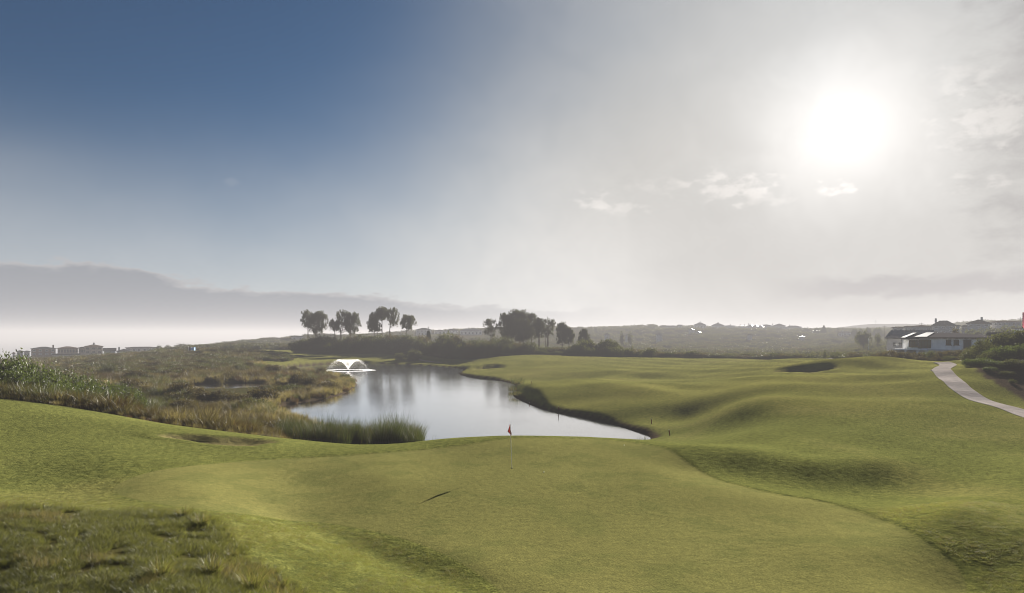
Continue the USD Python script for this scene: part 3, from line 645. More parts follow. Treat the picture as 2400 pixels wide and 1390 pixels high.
# ================================================================ bushes, one by one
near_green = [shrub_kind('leafy_bush', 'bush', 100 + i, 1.5, 3.0, 5200, 0.17, green_leaf, n_lobes=13, aspect=0.5, up=0.6) for i in range(4)]
near_olive = [shrub_kind('bank_bush', 'bush', 120 + i, 1.6, 2.2, 4200, 0.16, [olive_leaf, green_leaf, dark_leaf][i], n_lobes=12) for i in range(3)]
marsh_brown = [shrub_kind('marsh_shrub', 'shrub', 140 + i, 1.5, 1.6, 2200, 0.20, [brown_leaf, olive_leaf, brown_leaf][i], n_lobes=9) for i in range(3)]
belt = [shrub_kind('belt_bush', 'bush', 160 + i, 3.2, 4.4, 3400, 0.42, [dark_leaf, olive_leaf, brown_leaf, dark_leaf][i], n_lobes=11) for i in range(4)]
hedge = [shrub_kind('edge_shrub', 'shrub', 180 + i, 2.0, 2.6, 2000, 0.30, [olive_leaf, dark_leaf, brown_leaf][i], n_lobes=10) for i in range(3)]
R = np.random.default_rng(77)
def put(kinds, k, px, base_y, top_y, width_px, D, label, group, sink=0.0):
    """a bush whose crown spans the given picture heights at D metres"""
    s = D / 1600.0
    X = (px - 1200) * s; zg = hz(X, D)
    kd = kinds[k % len(kinds)]
    W, H = EXTENT[kd.name]
    top = EYE - (top_y - 783) * s
    h = max(top - zg, 0.5); w = width_px * s / 2
    return kd.place(X, D, float(R.uniform(0, 360)), (w / W, w / W, h / H), label, group, dz=-0.04 * h)

ORD = ['first', 'second', 'third', 'fourth', 'fifth', 'sixth', 'seventh', 'eighth', 'ninth', 'tenth', 'eleventh', 'twelfth', 'thirteenth', 'fourteenth', 'fifteenth', 'sixteenth', 'seventeenth', 'eighteenth', 'nineteenth', 'twentieth', 'twenty-first', 'twenty-second', 'twenty-third', 'twenty-fourth', 'twenty-fifth', 'twenty-sixth', 'twenty-seventh', 'twenty-eighth']
def ordered(items, zone, text):
    """labels for look-alikes: counted from the left within the zone each stands in. items: tuples that begin with px"""
    by = {}
    for it in items: by.setdefault(zone(it), []).append(it)
    out = {}
    for z, l in by.items():
        for k, it in enumerate(sorted(l, key=lambda q: q[0])):
            out[id(it)] = text.format(n=ORD[k] if len(l) > 1 else 'only', z=z)
    return out
PINE_ZONES = [(735, 'the leftmost pine'), (778, 'the full bushy pine'), (815, 'the second pine clump'), (853, 'the broad sloping pine'), (889, 'the low dense pine'), (930, 'the tallest umbrella pine'), (985, 'the lone round pine'), (1045, 'the young cone pine'), (1130, 'the gap between pines'), (1175, 'the two trunked pine'), (1250, 'the dense pine clump'), (1306, 'the forked pine'), (1348, 'the pair of pines'), (9999, 'the last small pine')]
def pine_zone(it): return next(n for x, n in PINE_ZONES if it[0] < x)
# dense leafy mass at the far left behind the near ridge
G = 'dense leafy bushes massed behind the left ridge'
LG = 'green leafy bush in the dense mass behind the ridge at the left edge of the picture'
pts = [(-95, 838, 95, 62), (-45, 842, 90, 60), (8, 840, 88, 66), (52, 845, 80, 62), (28, 868, 84, 57), (92, 860, 82, 66), (70, 884, 80, 58), (128, 872, 74, 63), (112, 896, 74, 58), (168, 878, 76, 68), (150, 902, 70, 60), (208, 886, 70, 72), (190, 908, 72, 62), (248, 897, 66, 70), (232, 918, 62, 61), (284, 903, 62, 76), (268, 926, 60, 64), (0, 890, 92, 57.5), (-60, 880, 90, 57), (318, 916, 58, 72), (306, 936, 52, 64)]
LB_ = ordered(pts, lambda q: 'front' if q[3] < 61.5 else 'middle' if q[3] < 66 else 'rear', '{n} leafy bush from left in the {z} row of the mass at the left edge')
for i, p_ in enumerate(pts): put(near_green, i, p_[0], 0, p_[1], p_[2], p_[3], LB_[id(p_)], G)
put(near_olive, 2, 256, 0, 851, 34, 150, 'lone round dark bush standing out of the brown scrub below the left houses', None)
# brownish shrubs scattered in the marsh
G = 'brown shrubs in the marsh left of the pond'; LM = 'low brownish shrub growing among the marsh grass left of the pond'
spots = []
while len(spots) < 78:
    px, D = R.uniform(300, 830), float(np.exp(R.uniform(math.log(54), math.log(215))))
    X = (px - 1200) / 1600 * D
    a = np.array([X]); b = np.array([D])
    if signed(POND, a, b)[0] < 1.6 or signed(POND2, a, b)[0] < 2.0 or signed(MARSH, a, b)[0] > -1.5: continue
    if 455 < px < 615 and 100 < D < 124: continue
    if px > 640 and D < 72: continue
    spots.append((px, D))
LB_ = ordered(spots, lambda q: 'nearest' if q[1] < 68 else 'second' if q[1] < 88 else 'third' if q[1] < 118 else 'fourth' if q[1] < 160 else 'furthest', '{n} brown shrub from left in the {z} band of the marsh beside the pond')
for n, p_ in enumerate(spots):
    px, D = p_; kd = marsh_brown[n % 3]; q = R.uniform(0.6, 1.5)
    if 640 < px and D < 100: q *= 0.6
    kd.place((px - 1200) / 1600 * D, D, float(R.uniform(0, 360)), (q, q, q * R.uniform(0.7, 1.1)), LB_[id(p_)], G, dz=-0.1)
# the belt of bushes behind the pond and fairway
def guide(px, T): return float(np.interp(px, [t[0] for t in T], [t[1] for t in T]))
TOP = [(690, 806), (705, 795), (722, 789), (800, 793), (840, 786), (880, 783), (930, 784), (990, 789), (1010, 797), (1040, 788), (1062, 783), (1085, 795), (1113, 790), (1150, 793), (1180, 795), (1220, 801), (1240, 804), (1270, 812), (1300, 814), (1330, 812), (1365, 801), (1390, 806), (1425, 797), (1442, 808), (1460, 815), (1480, 818)]
LIM = [(600, 262), (760, 270), (900, 272), (1000, 264), (1100, 236), (1200, 230), (1300, 230), (1450, 226)]
G = 'bushes in the belt under the pines'
for row in (0, 1):
    px, lst = (700.0, 705.0)[row], []
    while px < 1445:
        if row == 0: D, w, top = guide(px, LIM) + R.uniform(9, 16), R.uniform(34, 54), guide(px, TOP) + (R.uniform(-3, 7) if px < 1000 else R.uniform(-4, 9))
        else: D, w, top = guide(px, LIM) + R.uniform(3.5, 7), R.uniform(26, 44), guide(px, TOP) + R.uniform(9, 19)
        lst.append((px, top, w, D)); px += w * (0.46, 0.55)[row]
    LB_ = ordered(lst, pine_zone, '{n} bush from left in the %s row of the belt below {z}' % ('back', 'front')[row])
    for i, p_ in enumerate(lst): put(belt, i + row, p_[0], 0, p_[1], p_[2], p_[3], LB_[id(p_)], G + (', back row', ', front row')[row])
put(belt, 1, 968, 0, 821, 34, 243, 'rounded bush by itself on the mown bank between path and pond', None)
put(hedge, 1, 938, 0, 828, 20, 244, 'smallest bush on the mown bank beyond the pond, left of the rounded one', None)
# row of shrubs along the far edge of the fairway
LIM2 = [(1450, 224), (1600, 216), (1750, 206), (1900, 192), (2050, 152), (2090, 140), (2200, 130), (2290, 122)]
TOP2 = [(1450, 813), (1480, 818), (1500, 821), (1525, 818), (1555, 826), (1600, 824), (1625, 825), (1640, 824), (1660, 832), (1690, 829), (1720, 833), (1760, 832), (1800, 829), (1830, 828), (1860, 829), (1900, 832), (1940, 836), (1960, 829), (2010, 828), (2040, 830), (2070, 828), (2090, 824), (2120, 828), (2180, 826), (2230, 824), (2260, 822), (2290, 815)]
G = 'shrubs in the row along the far edge of the fairway'
LH = 'shrub in the long low row that closes the far edge of the fairway'
px, lst = 1452.0, []
while px < 2075:
    D = guide(px, LIM2) + R.uniform(2, 7); w = R.uniform(22, 40)
    lst.append((px, guide(px, TOP2) + R.uniform(-2, 4), w, D)); px += w * R.uniform(0.45, 0.62)
LB_ = ordered(lst, lambda q: 'left of the dark domed bush' if q[0] < 1528 else 'between domed bush and flat roofed house' if q[0] < 1660 else 'below the glinting terrace' if q[0] < 1800 else 'before the two far bunkers' if q[0] < 1960 else 'before the round crowned tree', '{n} shrub from left in the fairway edge row, {z}')
for i, p_ in enumerate(lst): put(hedge, i, p_[0], 0, p_[1], p_[2], p_[3], LB_[id(p_)], G)
put(belt, 3, 1528, 0, 817, 26, 230, 'dark domed bush rising above the row at the far edge of the fairway', None)
put(hedge, 0, 1482, 0, 813, 9, 232, 'narrow upright young conifer rising out of the row at the fairway edge', None)
put(hedge, 0, 1934, 0, 822, 10, 190, 'thin upright sapling in the row near the sunlit strip of path', None)
G = 'brown bushes between the white villa and the fairway'; LV = 'russet brown bush in front of the white villa on the right'
lst = [(2088, 822, 34, 140), (2118, 826, 34, 133), (2148, 827, 36, 130), (2178, 823, 38, 131), (2206, 825, 36, 128), (2232, 822, 36, 130), (2258, 820, 36, 127), (2280, 812, 38, 124), (2070, 826, 30, 147), (2160, 836, 26, 123), (2195, 836, 26, 122), (2228, 834, 30, 121), (2262, 828, 30, 119)]
LB_ = ordered(lst, lambda q: 'balcony' if q[0] < 2125 else 'sliding doors' if q[0] < 2190 else 'small windows' if q[0] < 2245 else 'right end', '{n} russet bush from left below the {z} of the white villa')
for i, p_ in enumerate(lst): put(marsh_brown, [0, 2, 0, 1][i % 4], p_[0], 0, p_[1], p_[2], p_[3], LB_[id(p_)], G)
# bank of bushes above the path at the right edge
G = 'bushes on the bank right of the path'
for px, top, w, D, k, lab in [
    (2302, 797, 46, 108, 2, 'dark round headed bush standing before the right end of the white villa'),
    (2372, 776, 80, 112, 0, 'tallest spreading bush on the bank at the right edge of the picture'),
    (2335, 787, 60, 114, 0, 'bush with sunlit rim between the dark round bush and the tallest bush of the bank'),
    (2425, 768, 84, 110, 0, 'tall bush cut off by the right edge of the picture'),
    (2285, 818, 52, 105, 2, 'dark brown bush at the left shoulder of the bank behind the path'),
    (2345, 812, 56, 101, 1, 'light green bush in the middle of the bank'),
    (2392, 808, 60, 102, 1, 'light green bush at the edge of the picture under the tallest bush'),
    (2275, 842, 36, 96, 1, 'small bush at the foot of the bank where the path bends'),
    (2305, 840, 50, 94, 1, 'low light green bush at the left foot of the bank'),
    (2340, 846, 52, 91, 1, 'low light green bush at the middle foot of the bank'),
    (2378, 843, 58, 90, 0, 'low olive bush above the bare dark soil'),
    (2418, 846, 60, 88, 0, 'low bush above the bare soil, cut off by the picture edge'),
    (2322, 868, 30, 88, 1, 'smallest bush on the edge of the bare dark soil'),
    (2360, 872, 34, 86, 0, 'small dark bush half way down the bare soil'),
    (2320, 826, 44, 99, 2, 'dark bush in the heart of the bank')]:
    put(near_olive, k, px, 0, top, w, D, lab, None)
R2 = np.random.default_rng(5)
for i in range(9):
    px, D = R2.uniform(2320, 2440), R2.uniform(66, 82)
    X = (px - 1200) / 1600 * D
    if signed(SOIL, np.array([X]), np.array([D]))[0] > -0.6: continue
    q = R2.uniform(0.14, 0.3)
    near_olive[i % 3].place(X, D, float(R2.uniform(0, 360)), (q, q, q * 0.8), ('left', 'middle', 'right', 'upper', 'lower', 'far', 'near', 'small', 'last')[i] + ' tiny weed bush on the bare dark soil beside the path', 'weeds on the bare soil')
# bushes on the far left skyline
G = 'domed bushes on the left skyline'
lst = [(374, 811, 14, 430), (392, 810, 13, 430), (425, 807, 36, 430), (470, 812, 16, 440), (487, 810, 18, 450), (505, 811, 20, 460), (520, 808, 24, 470), (545, 805, 26, 480), (566, 800, 30, 500), (590, 798, 28, 520), (612, 798, 26, 540), (632, 797, 24, 560)]
LB_ = ordered(lst, lambda q: 0, '{n} domed bush from left on the skyline between the left houses and the pines')
for p_ in lst: put(belt, 0, p_[0], 0, p_[1], p_[2], p_[3], LB_[id(p_)], G)
G = 'dark bushes on the brown slope behind the marsh'
lst = [(350, 826, 40, 255), (400, 824, 42, 262), (480, 820, 26, 268), (515, 820, 22, 272), (556, 822, 34, 262), (590, 819, 40, 268), (640, 830, 32, 236), (700, 832, 30, 244)]
LB_ = ordered(lst, lambda q: 0, '{n} dark bush from left on the brown slope below the bright grass strip')
for p_ in lst: put(belt, 2, p_[0], 0, p_[1], p_[2], p_[3], LB_[id(p_)], G)
# ================================================================ growth nobody could count
S = np.random.default_rng(2024)
def ok_points(n, gen, test):
    out = np.zeros((0, 2))
    while len(out) < n:
        p = gen(n * 2); out = np.vstack([out, p[test(p)]])
    return out[:n]
def pix_gen(px0, px1, d0, d1):
    def g(n):
        px = S.uniform(px0, px1, n); D = np.sqrt(S.uniform(d0 ** 2, d1 ** 2, n))
        return np.stack([(px - 1200) / 1600 * D, D], -1)
    return g
# tall rough grass in the near left corner
rs = np.random.default_rng(9)
rg = [('clump', blades(46, 0.20, 0.13, 0.75, 0.0095, rs), blade_green), ('clump', blades(40, 0.17, 0.14, 1.0, 0.0095, rs), blade_green), ('dry_clump', blades(36, 0.25, 0.12, 0.6, 0.006, rs), blade_dry), ('clump', blades(46, 0.13, 0.15, 1.1, 0.0095, rs), blade_green), ('rust_clump', blades(40, 0.16, 0.14, 0.9, 0.008, rs), blade_marsh)]
P2 = ok_points(9500, pix_gen(-320, 720, 12.5, 23.5), lambda p: signed(ROUGH, p[:, 0], p[:, 1]) < 0.35 * S.uniform(-1, 1, len(p)))
nz = meshkit.fbm(np.column_stack([P2 / 0.8, np.zeros(len(P2))]), 3, 3); nz2 = meshkit.fbm(np.column_stack([P2 / 1.6, np.ones(len(P2))]), 3, 7)
keep = nz > 0.33
P2, nz, nz2 = P2[keep], nz[keep], nz2[keep]
which = np.where(nz2 > 0.63, S.choice([2, 4, 1, 0], len(P2)), S.choice([0, 1, 3, 0, 1, 3, 0, 4], len(P2)))
P3 = np.column_stack([P2, height(P2[:, 0], P2[:, 1])])
scatter('rough_grass', rg, P3, S.uniform(0, 6.28, len(P3)), (0.55 + 1.0 * nz) * S.uniform(0.7, 1.25, len(P3)), which, 'tall unmown rough grass filling the near left corner', 'grass')
# short shaggy grass of the fringe, where the photograph is near enough to show it
rs = np.random.default_rng(10)
sg_ = [('clump', blades(34, 0.055, 0.12, 0.9, 0.006, rs, 2), blade_turf), ('clump', blades(34, 0.045, 0.13, 1.1, 0.006, rs, 2), blade_turf), ('dry_clump', blades(22, 0.06, 0.11, 0.9, 0.005, rs, 2), blade_dry)]
def fringe_ok(p):
    return (signed(GREEN, p[:, 0], p[:, 1]) > 0.25) & (signed(ROUGH, p[:, 0], p[:, 1]) > -0.3)
P2 = np.vstack([ok_points(9000, pix_gen(-60, 1250, 14.0, 23.5), fringe_ok), ok_points(4200, pix_gen(1980, 2460, 15.5, 26), fringe_ok)])
nz = meshkit.fbm(np.column_stack([P2 / 0.7, np.zeros(len(P2))]), 3, 33); P2 = P2[nz > 0.36]; nz = nz[nz > 0.36]
scatter('fringe_grass', sg_, np.column_stack([P2, height(P2[:, 0], P2[:, 1])]), S.uniform(0, 6.28, len(P2)), (0.5 + nz) * S.uniform(0.7, 1.2, len(P2)), S.choice([0, 1, 0, 1, 2], len(P2)), 'short shaggy fringe grass between the near rough and the green', 'grass')
# marsh grasses round the left side of the pond
rs = np.random.default_rng(12)
mg = [('grass_clump', blades(60, 1.0, 0.5, 0.6, 0.045, rs), blade_marsh), ('grass_clump', blades(60, 0.8, 0.55, 0.8, 0.045, rs), blade_olive), ('dry_clump', blades(48, 1.15, 0.45, 0.5, 0.04, rs), blade_dry), ('rust_clump', blades(60, 0.75, 0.6, 0.8, 0.05, rs), blade_rust), ('grass_clump', blades(60, 1.2, 0.45, 0.4, 0.05, rs), blade_olive)]
def marsh_ok(p):
    a = signed(MARSH, p[:, 0], p[:, 1]); b = signed(POND, p[:, 0], p[:, 1]); c = signed(POND2, p[:, 0], p[:, 1])
    px = 1200 + 1600 * p[:, 0] / p[:, 1]
    return (a < -0.2) & (b > 0.05) & (c > 0.05) & ~((px > 425) & (px < 472) & (p[:, 1] > 225))
def marsh_gen(n):
    px = S.uniform(-60, 850, n); D = np.exp(S.uniform(math.log(48), math.log(290), n))
    return np.stack([(px - 1200) / 1600 * D, D], -1)
P2 = ok_points(15000, marsh_gen, marsh_ok)
nz = meshkit.fbm(np.column_stack([P2 / 9, np.zeros(len(P2))]), 3, 13); nd_ = meshkit.fbm(np.column_stack([P2 / 3, np.zeros(len(P2))]), 3, 17)
u = S.uniform(0, 1, len(P2))
which = np.where(nz < 0.40, np.where(u < .5, 1, np.where(u < .8, 3, 4)), np.where(nz < 0.54, np.where(u < .4, 0, np.where(u < .85, 3, 1)), np.where(u < .6, 3, np.where(u < .9, 0, 2))))
DPn = np.minimum(signed(POND, P2[:, 0], P2[:, 1]), signed(POND2, P2[:, 0], P2[:, 1]))
which = np.where((DPn < 4) & (u < 0.35), 2, which)
edge_ = np.maximum(ss(-signed(MARSH, P2[:, 0], P2[:, 1]), 0.0, 3.0), 0.25)
which = np.where((edge_ < 0.7) & (u < 0.5), 2, which)
pxs = 1200 + 1600 * P2[:, 0] / P2[:, 1]
front = (1 - 0.86 * ss(P2[:, 1], 84, 98) * ss(P2[:, 1], 131, 125) * ss(pxs, 430, 470) * ss(pxs, 640, 600))
P3 = np.column_stack([P2, height(P2[:, 0], P2[:, 1])])
sc = (0.6 + 0.8 * nd_) * S.uniform(0.7, 1.2, len(P2)) * edge_ * front * (1 + 0.35 * ss(pxs, 660, 600)) * (1 + 0.2 * ss(P2[:, 1], 120, 250)) * (1 - 0.75 * ss(1200 + 1600 * P2[:, 0] / P2[:, 1], 640, 690) * ss(P2[:, 1], 74, 68))
scatter('marsh_grass', mg, P3, S.uniform(0, 6.28, len(P3)), sc, which, 'olive and rust coloured marsh grass between the left ridge and the pond', 'grass')
# reeds standing in the near end of the pond
rs = np.random.default_rng(14)
rd = [('reed_clump', blades(30, 2.3, 0.32, 0.28, 0.035, rs, 4), blade_reed), ('reed_clump', blades(26, 2.0, 0.36, 0.36, 0.035, rs, 4), blade_reed), ('dry_reed_clump', blades(16, 1.9, 0.35, 0.3, 0.03, rs, 4), blade_marsh)]
n = 820
px = S.uniform(650, 985, n); D = S.uniform(55.5, 66, n)
top = np.interp(px, [650, 680, 720, 780, 850, 900, 950, 985], [990, 978, 984, 985, 990, 985, 984, 992])
P2 = np.stack([(px - 1200) / 1600 * D, D], -1); zz = np.maximum(height(P2[:, 0], P2[:, 1]), -0.3)
want = EYE - (top - 783) * D / 1600 - zz
sc = np.clip(want / 1.85, 0.35, 1.6) * S.uniform(0.62, 1.08, n)
k = (meshkit.fbm(np.column_stack([px / 40, D / 3, np.zeros(n)]), 3, 5) > 0.40)
scatter('reed_bed', rd, np.column_stack([P2, zz])[k], S.uniform(0, 6.28, k.sum()), sc[k], S.choice([0, 1, 0, 1, 2], k.sum()), 'tall green reeds standing along the near shore of the pond', 'reeds')
# dark scrub on the slope behind the marsh
rs = np.random.default_rng(19)
ds = [('scrub_clump', shrub_mesh(220 + i, 1.4, 1.5, 420, 0.34, n_lobes=6)[0], lk) for i, lk in enumerate([brown_leaf, dark_leaf, olive_leaf])]
def slope_gen(n):
    px = S.uniform(-120, 780, n); D = np.exp(S.uniform(math.log(142), math.log(305), n))
    return np.stack([(px - 1200) / 1600 * D, D], -1)
def slope_ok(p):
    px = 1200 + 1600 * p[:, 0] / p[:, 1]
    st = (np.abs(p[:, 1] - 300) < 24) & (px > 440)
    return (signed(MARSH, p[:, 0], p[:, 1]) < 6) & (signed(POND, p[:, 0], p[:, 1]) > 2.5) & ~st & ~((px > 425) & (px < 472) & (p[:, 1] > 225)) & (p[:, 1] > 150 + 60 * ss(px, 420, 640)) & (p[:, 1] < np.interp(px, [0, 450, 600, 760], [300, 276, 262, 244]))
P2 = ok_points(4200, slope_gen, slope_ok)
sc = S.uniform(0.5, 1.2, len(P2))
scatter('slope_scrub', ds, np.column_stack([P2, height(P2[:, 0], P2[:, 1]) - 0.2]), S.uniform(0, 6.28, len(P2)), np.stack([sc * 1.2, sc * 1.2, sc * 0.85], -1), S.choice([0, 0, 1, 2], len(P2)), 'dark brown scrub covering the slope behind the marsh', 'scrub')
# scrub over the far slopes and hills
fs_ = []
for i, lk in enumerate([far_leaf, far_leaf, brown_leaf]):
    rs = np.random.default_rng(30 + i)
    fs_.append(('scrub_clump', shrub_mesh(200 + i, 2.6, 2.8, 420, 0.75, n_lobes=6)[0], lk))
def far_gen(n):
    px = S.uniform(-250, 2750, n); D = np.exp(S.uniform(math.log(215), math.log(1050), n))
    return np.stack([(px - 1200) / 1600 * D, D], -1)
def far_ok(p):
    px = 1200 + 1600 * p[:, 0] / p[:, 1]
    l = np.interp(px, [600, 760, 900, 1000, 1100, 1200, 1300, 1450, 1600, 1750, 1900, 2050, 2200, 2400], [310, 282, 284, 276, 246, 240, 240, 234, 226, 216, 204, 215, 215, 215])
    st = (np.abs(p[:, 1] - 300) < 24) & (px > 440) & (px < 750)
    villa = (px > 2060) & (px < 2350) & (p[:, 1] < 178)
    left = (px < 385) & (p[:, 1] > 300) & (p[:, 1] < 475)
    crest = (px > 1535) & (px < 1910) & (p[:, 1] > 780) & (p[:, 1] < 880)
    gap = (px > 965) & (px < 1140) & (p[:, 1] > 560) & (p[:, 1] < 690)
    right = (px > 2070) & (p[:, 1] > 270) & (p[:, 1] < 345)
    return (p[:, 1] > l) & ~st & ~villa & ~left & ~crest & ~gap & ~right
P2 = ok_points(21000, far_gen, far_ok)
P3 = np.column_stack([P2, height(P2[:, 0], P2[:, 1]) - 0.35])
sc = S.uniform(0.5, 1.25, len(P2)) * (0.65 + 0.0011 * P2[:, 1]) * (0.6 + 0.8 * meshkit.fbm(np.column_stack([P2 / 45, np.zeros(len(P2))]), 3, 23))
scatter('hillside_scrub', fs_, P3, S.uniform(0, 6.28, len(P3)), np.stack([sc * 1.15, sc * 1.15, sc * 0.8], -1), S.choice([0, 1, 0, 1, 2], len(P3)), 'low dark scrub covering the far slopes and the hazy hillside', 'scrub')
# ================================================================ buildings
def rough_wall(name, c): return plain(name, c, 0.9, 0.1, 0.12, 1.2)
wall_looks = {'white': rough_wall('white_wall_look', (0.80, 0.80, 0.80)), 'grey': rough_wall('grey_wall_look', (0.42, 0.41, 0.40)), 'dim': rough_wall('dim_wall_look', (0.40, 0.41, 0.43)), 'cream': rough_wall('cream_wall_look', (0.36, 0.30, 0.23)), 'brick': rough_wall('brick_wall_look', (0.20, 0.135, 0.105))}
roof_looks = {'slate': plain('slate_roof_look', (0.055, 0.053, 0.056), 0.85, 0.1, 0.2, 2.0), 'brown': plain('brown_roof_look', (0.10, 0.072, 0.056), 0.85, 0.1, 0.2, 2.0), 'tin': plain('tin_roof_look', (0.16, 0.16, 0.165), 0.5, 0.16, 0.1, 0.6), 'pale': plain('pale_roof_look', (0.20, 0.188, 0.185), 0.8, 0.1, 0.1, 0.8)}
glass_dark = mat('window_glass_look', {'fr': ('fresnel', {'IOR': 1.5}), 'd': ('diffuse_bsdf', {'color': (0.10, 0.10, 0.10)}), 'gl': ('glossy_bsdf', {'roughness': 0.06, 'color': (0.9, 0.9, 0.9)}), 'm': ('mix_closure', {})}, [('fr.fac', 'm.fac'), ('d.BSDF', 'm.closure1'), ('gl.BSDF', 'm.closure2')], surface='m.closure')
frame_brown = plain('brown_frame_look', (0.09, 0.055, 0.035), 0.6, 0.3, 0.2, 6.0)
frame_white = plain('white_frame_look', (0.62, 0.62, 0.62), 0.5, 0.4, 0.05, 6.0)
steel_look = plain('steel_look', (0.42, 0.42, 0.42), 0.35, 0.5, 0.1, 4.0)
def box(x0, x1, y0, y1, z0, z1):
    m = trimesh.creation.box((x1 - x0, y1 - y0, z1 - z0)); m.apply_translation(((x0 + x1) / 2, (y0 + y1) / 2, (z0 + z1) / 2))
    return np.array(m.vertices), np.array(m.faces)
def hip(x0, x1, y0, y1, z0, z1, over=0.5, inset=None, thick=0.22, inset2=None):
    """hipped roof; inset: how far the ridge ends lie in from the short sides (0 = gables)"""
    x0 -= over; x1 += over; y0 -= over; y1 += over
    ins = (y1 - y0) / 2 if inset is None else inset
    ins2 = ins if inset2 is None else inset2
    ym = (y0 + y1) / 2
    if ins + ins2 > (x1 - x0) * 0.96: ins = ins2 = (x1 - x0) * 0.48
    v = np.array([(x0, y0, z0 - thick), (x1, y0, z0 - thick), (x1, y1, z0 - thick), (x0, y1, z0 - thick), (x0, y0, z0), (x1, y0, z0), (x1, y1, z0), (x0, y1, z0), (x0 + ins, ym, z1), (x1 - ins2, ym, z1)])
    f = [(0, 2, 1), (0, 3, 2), (0, 1, 5), (0, 5, 4), (1, 2, 6), (1, 6, 5), (2, 3, 7), (2, 7, 6), (3, 0, 4), (3, 4, 7), (4, 5, 9), (4, 9, 8), (5, 6, 9), (6, 7, 8), (6, 8, 9), (7, 4, 8)]
    return v, np.array(f)
def house(label, x0, x1, top_y, eave_y, base_y, D, wall='grey', roof='slate', depth=9.0, storeys=1, chimneys=(), inset=None, turn=0.0, group=None, windows=None, kind='house', wing=None, flat=False):
    """a far house whose front spans the picture columns x0..x1 at D metres"""
    s = D / 1600.0
    az = math.atan(((x0 + x1) / 2 - 1200) / 1600); turn -= math.degrees(az)
    xc = ((x0 + x1) / 2 - 1200) * s; w = (x1 - x0) * s * math.cos(az); zt = EYE - (top_y - 783) * s; ze = EYE - (eave_y - 783) * s; zb = EYE - (base_y - 783) * s
    zg = min(zb, hz(xc, D + depth / 2)) - 0.6
    t = thing(kind, label, 'house', (xc, D, zg), turn or 0.01, (1, 1, 1), group)
    H = ze - zg; hw = w / 2 - (0.5 if not flat else 0.0)
    obj('wall', box(-hw, hw, 0, depth, 0, H), wall_looks[wall], t)
    if flat: rf = obj('roof', box(-hw - 0.3, hw + 0.3, -0.4, depth + 0.3, H + 0.003, zt - zg), roof_looks[roof], t)
    else: rf = obj('roof', hip(-hw, hw, 0, depth, H + 0.225, zt - zg, 0.5, inset), roof_looks[roof], t)
    for c in chimneys:
        cx = (c - (x0 + x1) / 2) * s * math.cos(az)
        obj('chimney', box(cx - 0.45, cx + 0.45, depth / 2 - 0.5, depth / 2 + 0.5, zt - zg - 1.0, zt - zg + 1.1), wall_looks['brick' if wall == 'brick' else 'grey'], rf)
    fh = (ze - zb) / storeys
    nw = max(2, int(w / 3.2)) if windows is None else windows
    for st in range(storeys):
        for k in range(nw):
            x = -hw + (k + 0.5) * 2 * hw / nw; ww = min(1.6, 1.25 * hw / nw); zz = zb - zg + fh * st + fh * 0.30
            f = obj('window', join([box(x - ww / 2, x - ww / 2 + 0.12, -0.06, 0.1, zz, zz + fh * 0.5), box(x + ww / 2 - 0.12, x + ww / 2, -0.06, 0.1, zz, zz + fh * 0.5), box(x - ww / 2 + 0.12, x + ww / 2 - 0.12, -0.06, 0.1, zz + fh * 0.5 - 0.12, zz + fh * 0.5), box(x - ww / 2 + 0.12, x + ww / 2 - 0.12, -0.06, 0.1, zz, zz + 0.12)]), frame_white if wall != 'cream' else frame_brown, t)
            obj('pane', box(x - ww / 2 + 0.12, x + ww / 2 - 0.12, -0.02, 0.05, zz + 0.12, zz + fh * 0.5 - 0.12), glass_dark, f)
    return t
GL = 'houses on the left slope above the sea'
house('tiny turret like house at the far left end of the left houses', 27, 37, 825, 829, 836, 420, 'brick', 'brown', 5, 1, inset=2.5, windows=1, group=GL)
house('dark gabled house at the left end of the left houses', 37, 57, 821, 825, 838, 410, 'grey', 'slate', 8, 1, group=GL)
house('low dark house joined between the gabled house and the long dark house', 54, 72, 822, 825, 838, 412, 'grey', 'slate', 8, 1, group=GL)
house('long dark hipped house with a chimney at its right end, second large one from left', 71, 133, 813, 818, 834, 425, 'brick', 'slate', 10, 2, (125,), group=GL)
house('long brown house with a row of pale windows left of the tallest left house', 133, 185, 812, 817, 830, 435, 'cream', 'brown', 9, 1, group=GL, windows=7)
house('linking wing with a pale lit wall beside the tallest left house', 182, 203, 813, 816, 830, 433, 'cream', 'brown', 7, 1, group=GL, windows=3)
house('tallest of the left houses, two storeys with cream walls and hipped brown roof', 196, 243, 807.5, 813, 830, 430, 'cream', 'brown', 10, 2, (220,), group=GL)
house('low white walled house with dark openings in front of the long brown house', 123, 187, 829, 832, 843, 395, 'dim', 'slate', 7, 1, group=GL, flat=True, windows=5)
house('bluish white gabled house right of the tallest left house', 241, 273, 816, 823, 838, 408, 'dim', 'slate', 9, 1, inset=0, group=GL)
house('white house with dark roof, right of the bluish white house', 272, 309, 818, 824, 837, 410, 'dim', 'slate', 8, 1, (279,), group=GL)
house('very long low dark roofed building right of the white left houses', 293, 372, 813, 815.5, 828, 455, 'grey', 'slate', 10, 1, group=GL)
house('small pale walled shed below the long low dark building', 355, 378, 823, 826, 834, 405, 'dim', 'pale', 5, 1, group=GL, windows=2)
GM = 'hazy houses on the low hill behind the pines'
house('small roof with one chimney on the hill left of the first pines', 641, 675, 794, 798, 806, 640, 'grey', 'slate', 10, 1, (650,), group=GM)
house('flat topped dark house just left of the first pines', 683, 711, 787, 789, 803, 560, 'grey', 'slate', 9, 1, group=GM, flat=True)
house('low hipped roof seen between the trunks of the first pines', 762, 792, 785, 789, 800, 600, 'grey', 'slate', 10, 1, group=GM)
house('hazy house with stepped roof next to the lone round pine', 974, 1012, 768.5, 773, 787, 650, 'grey', 'slate', 11, 2, (1004,), group=GM)
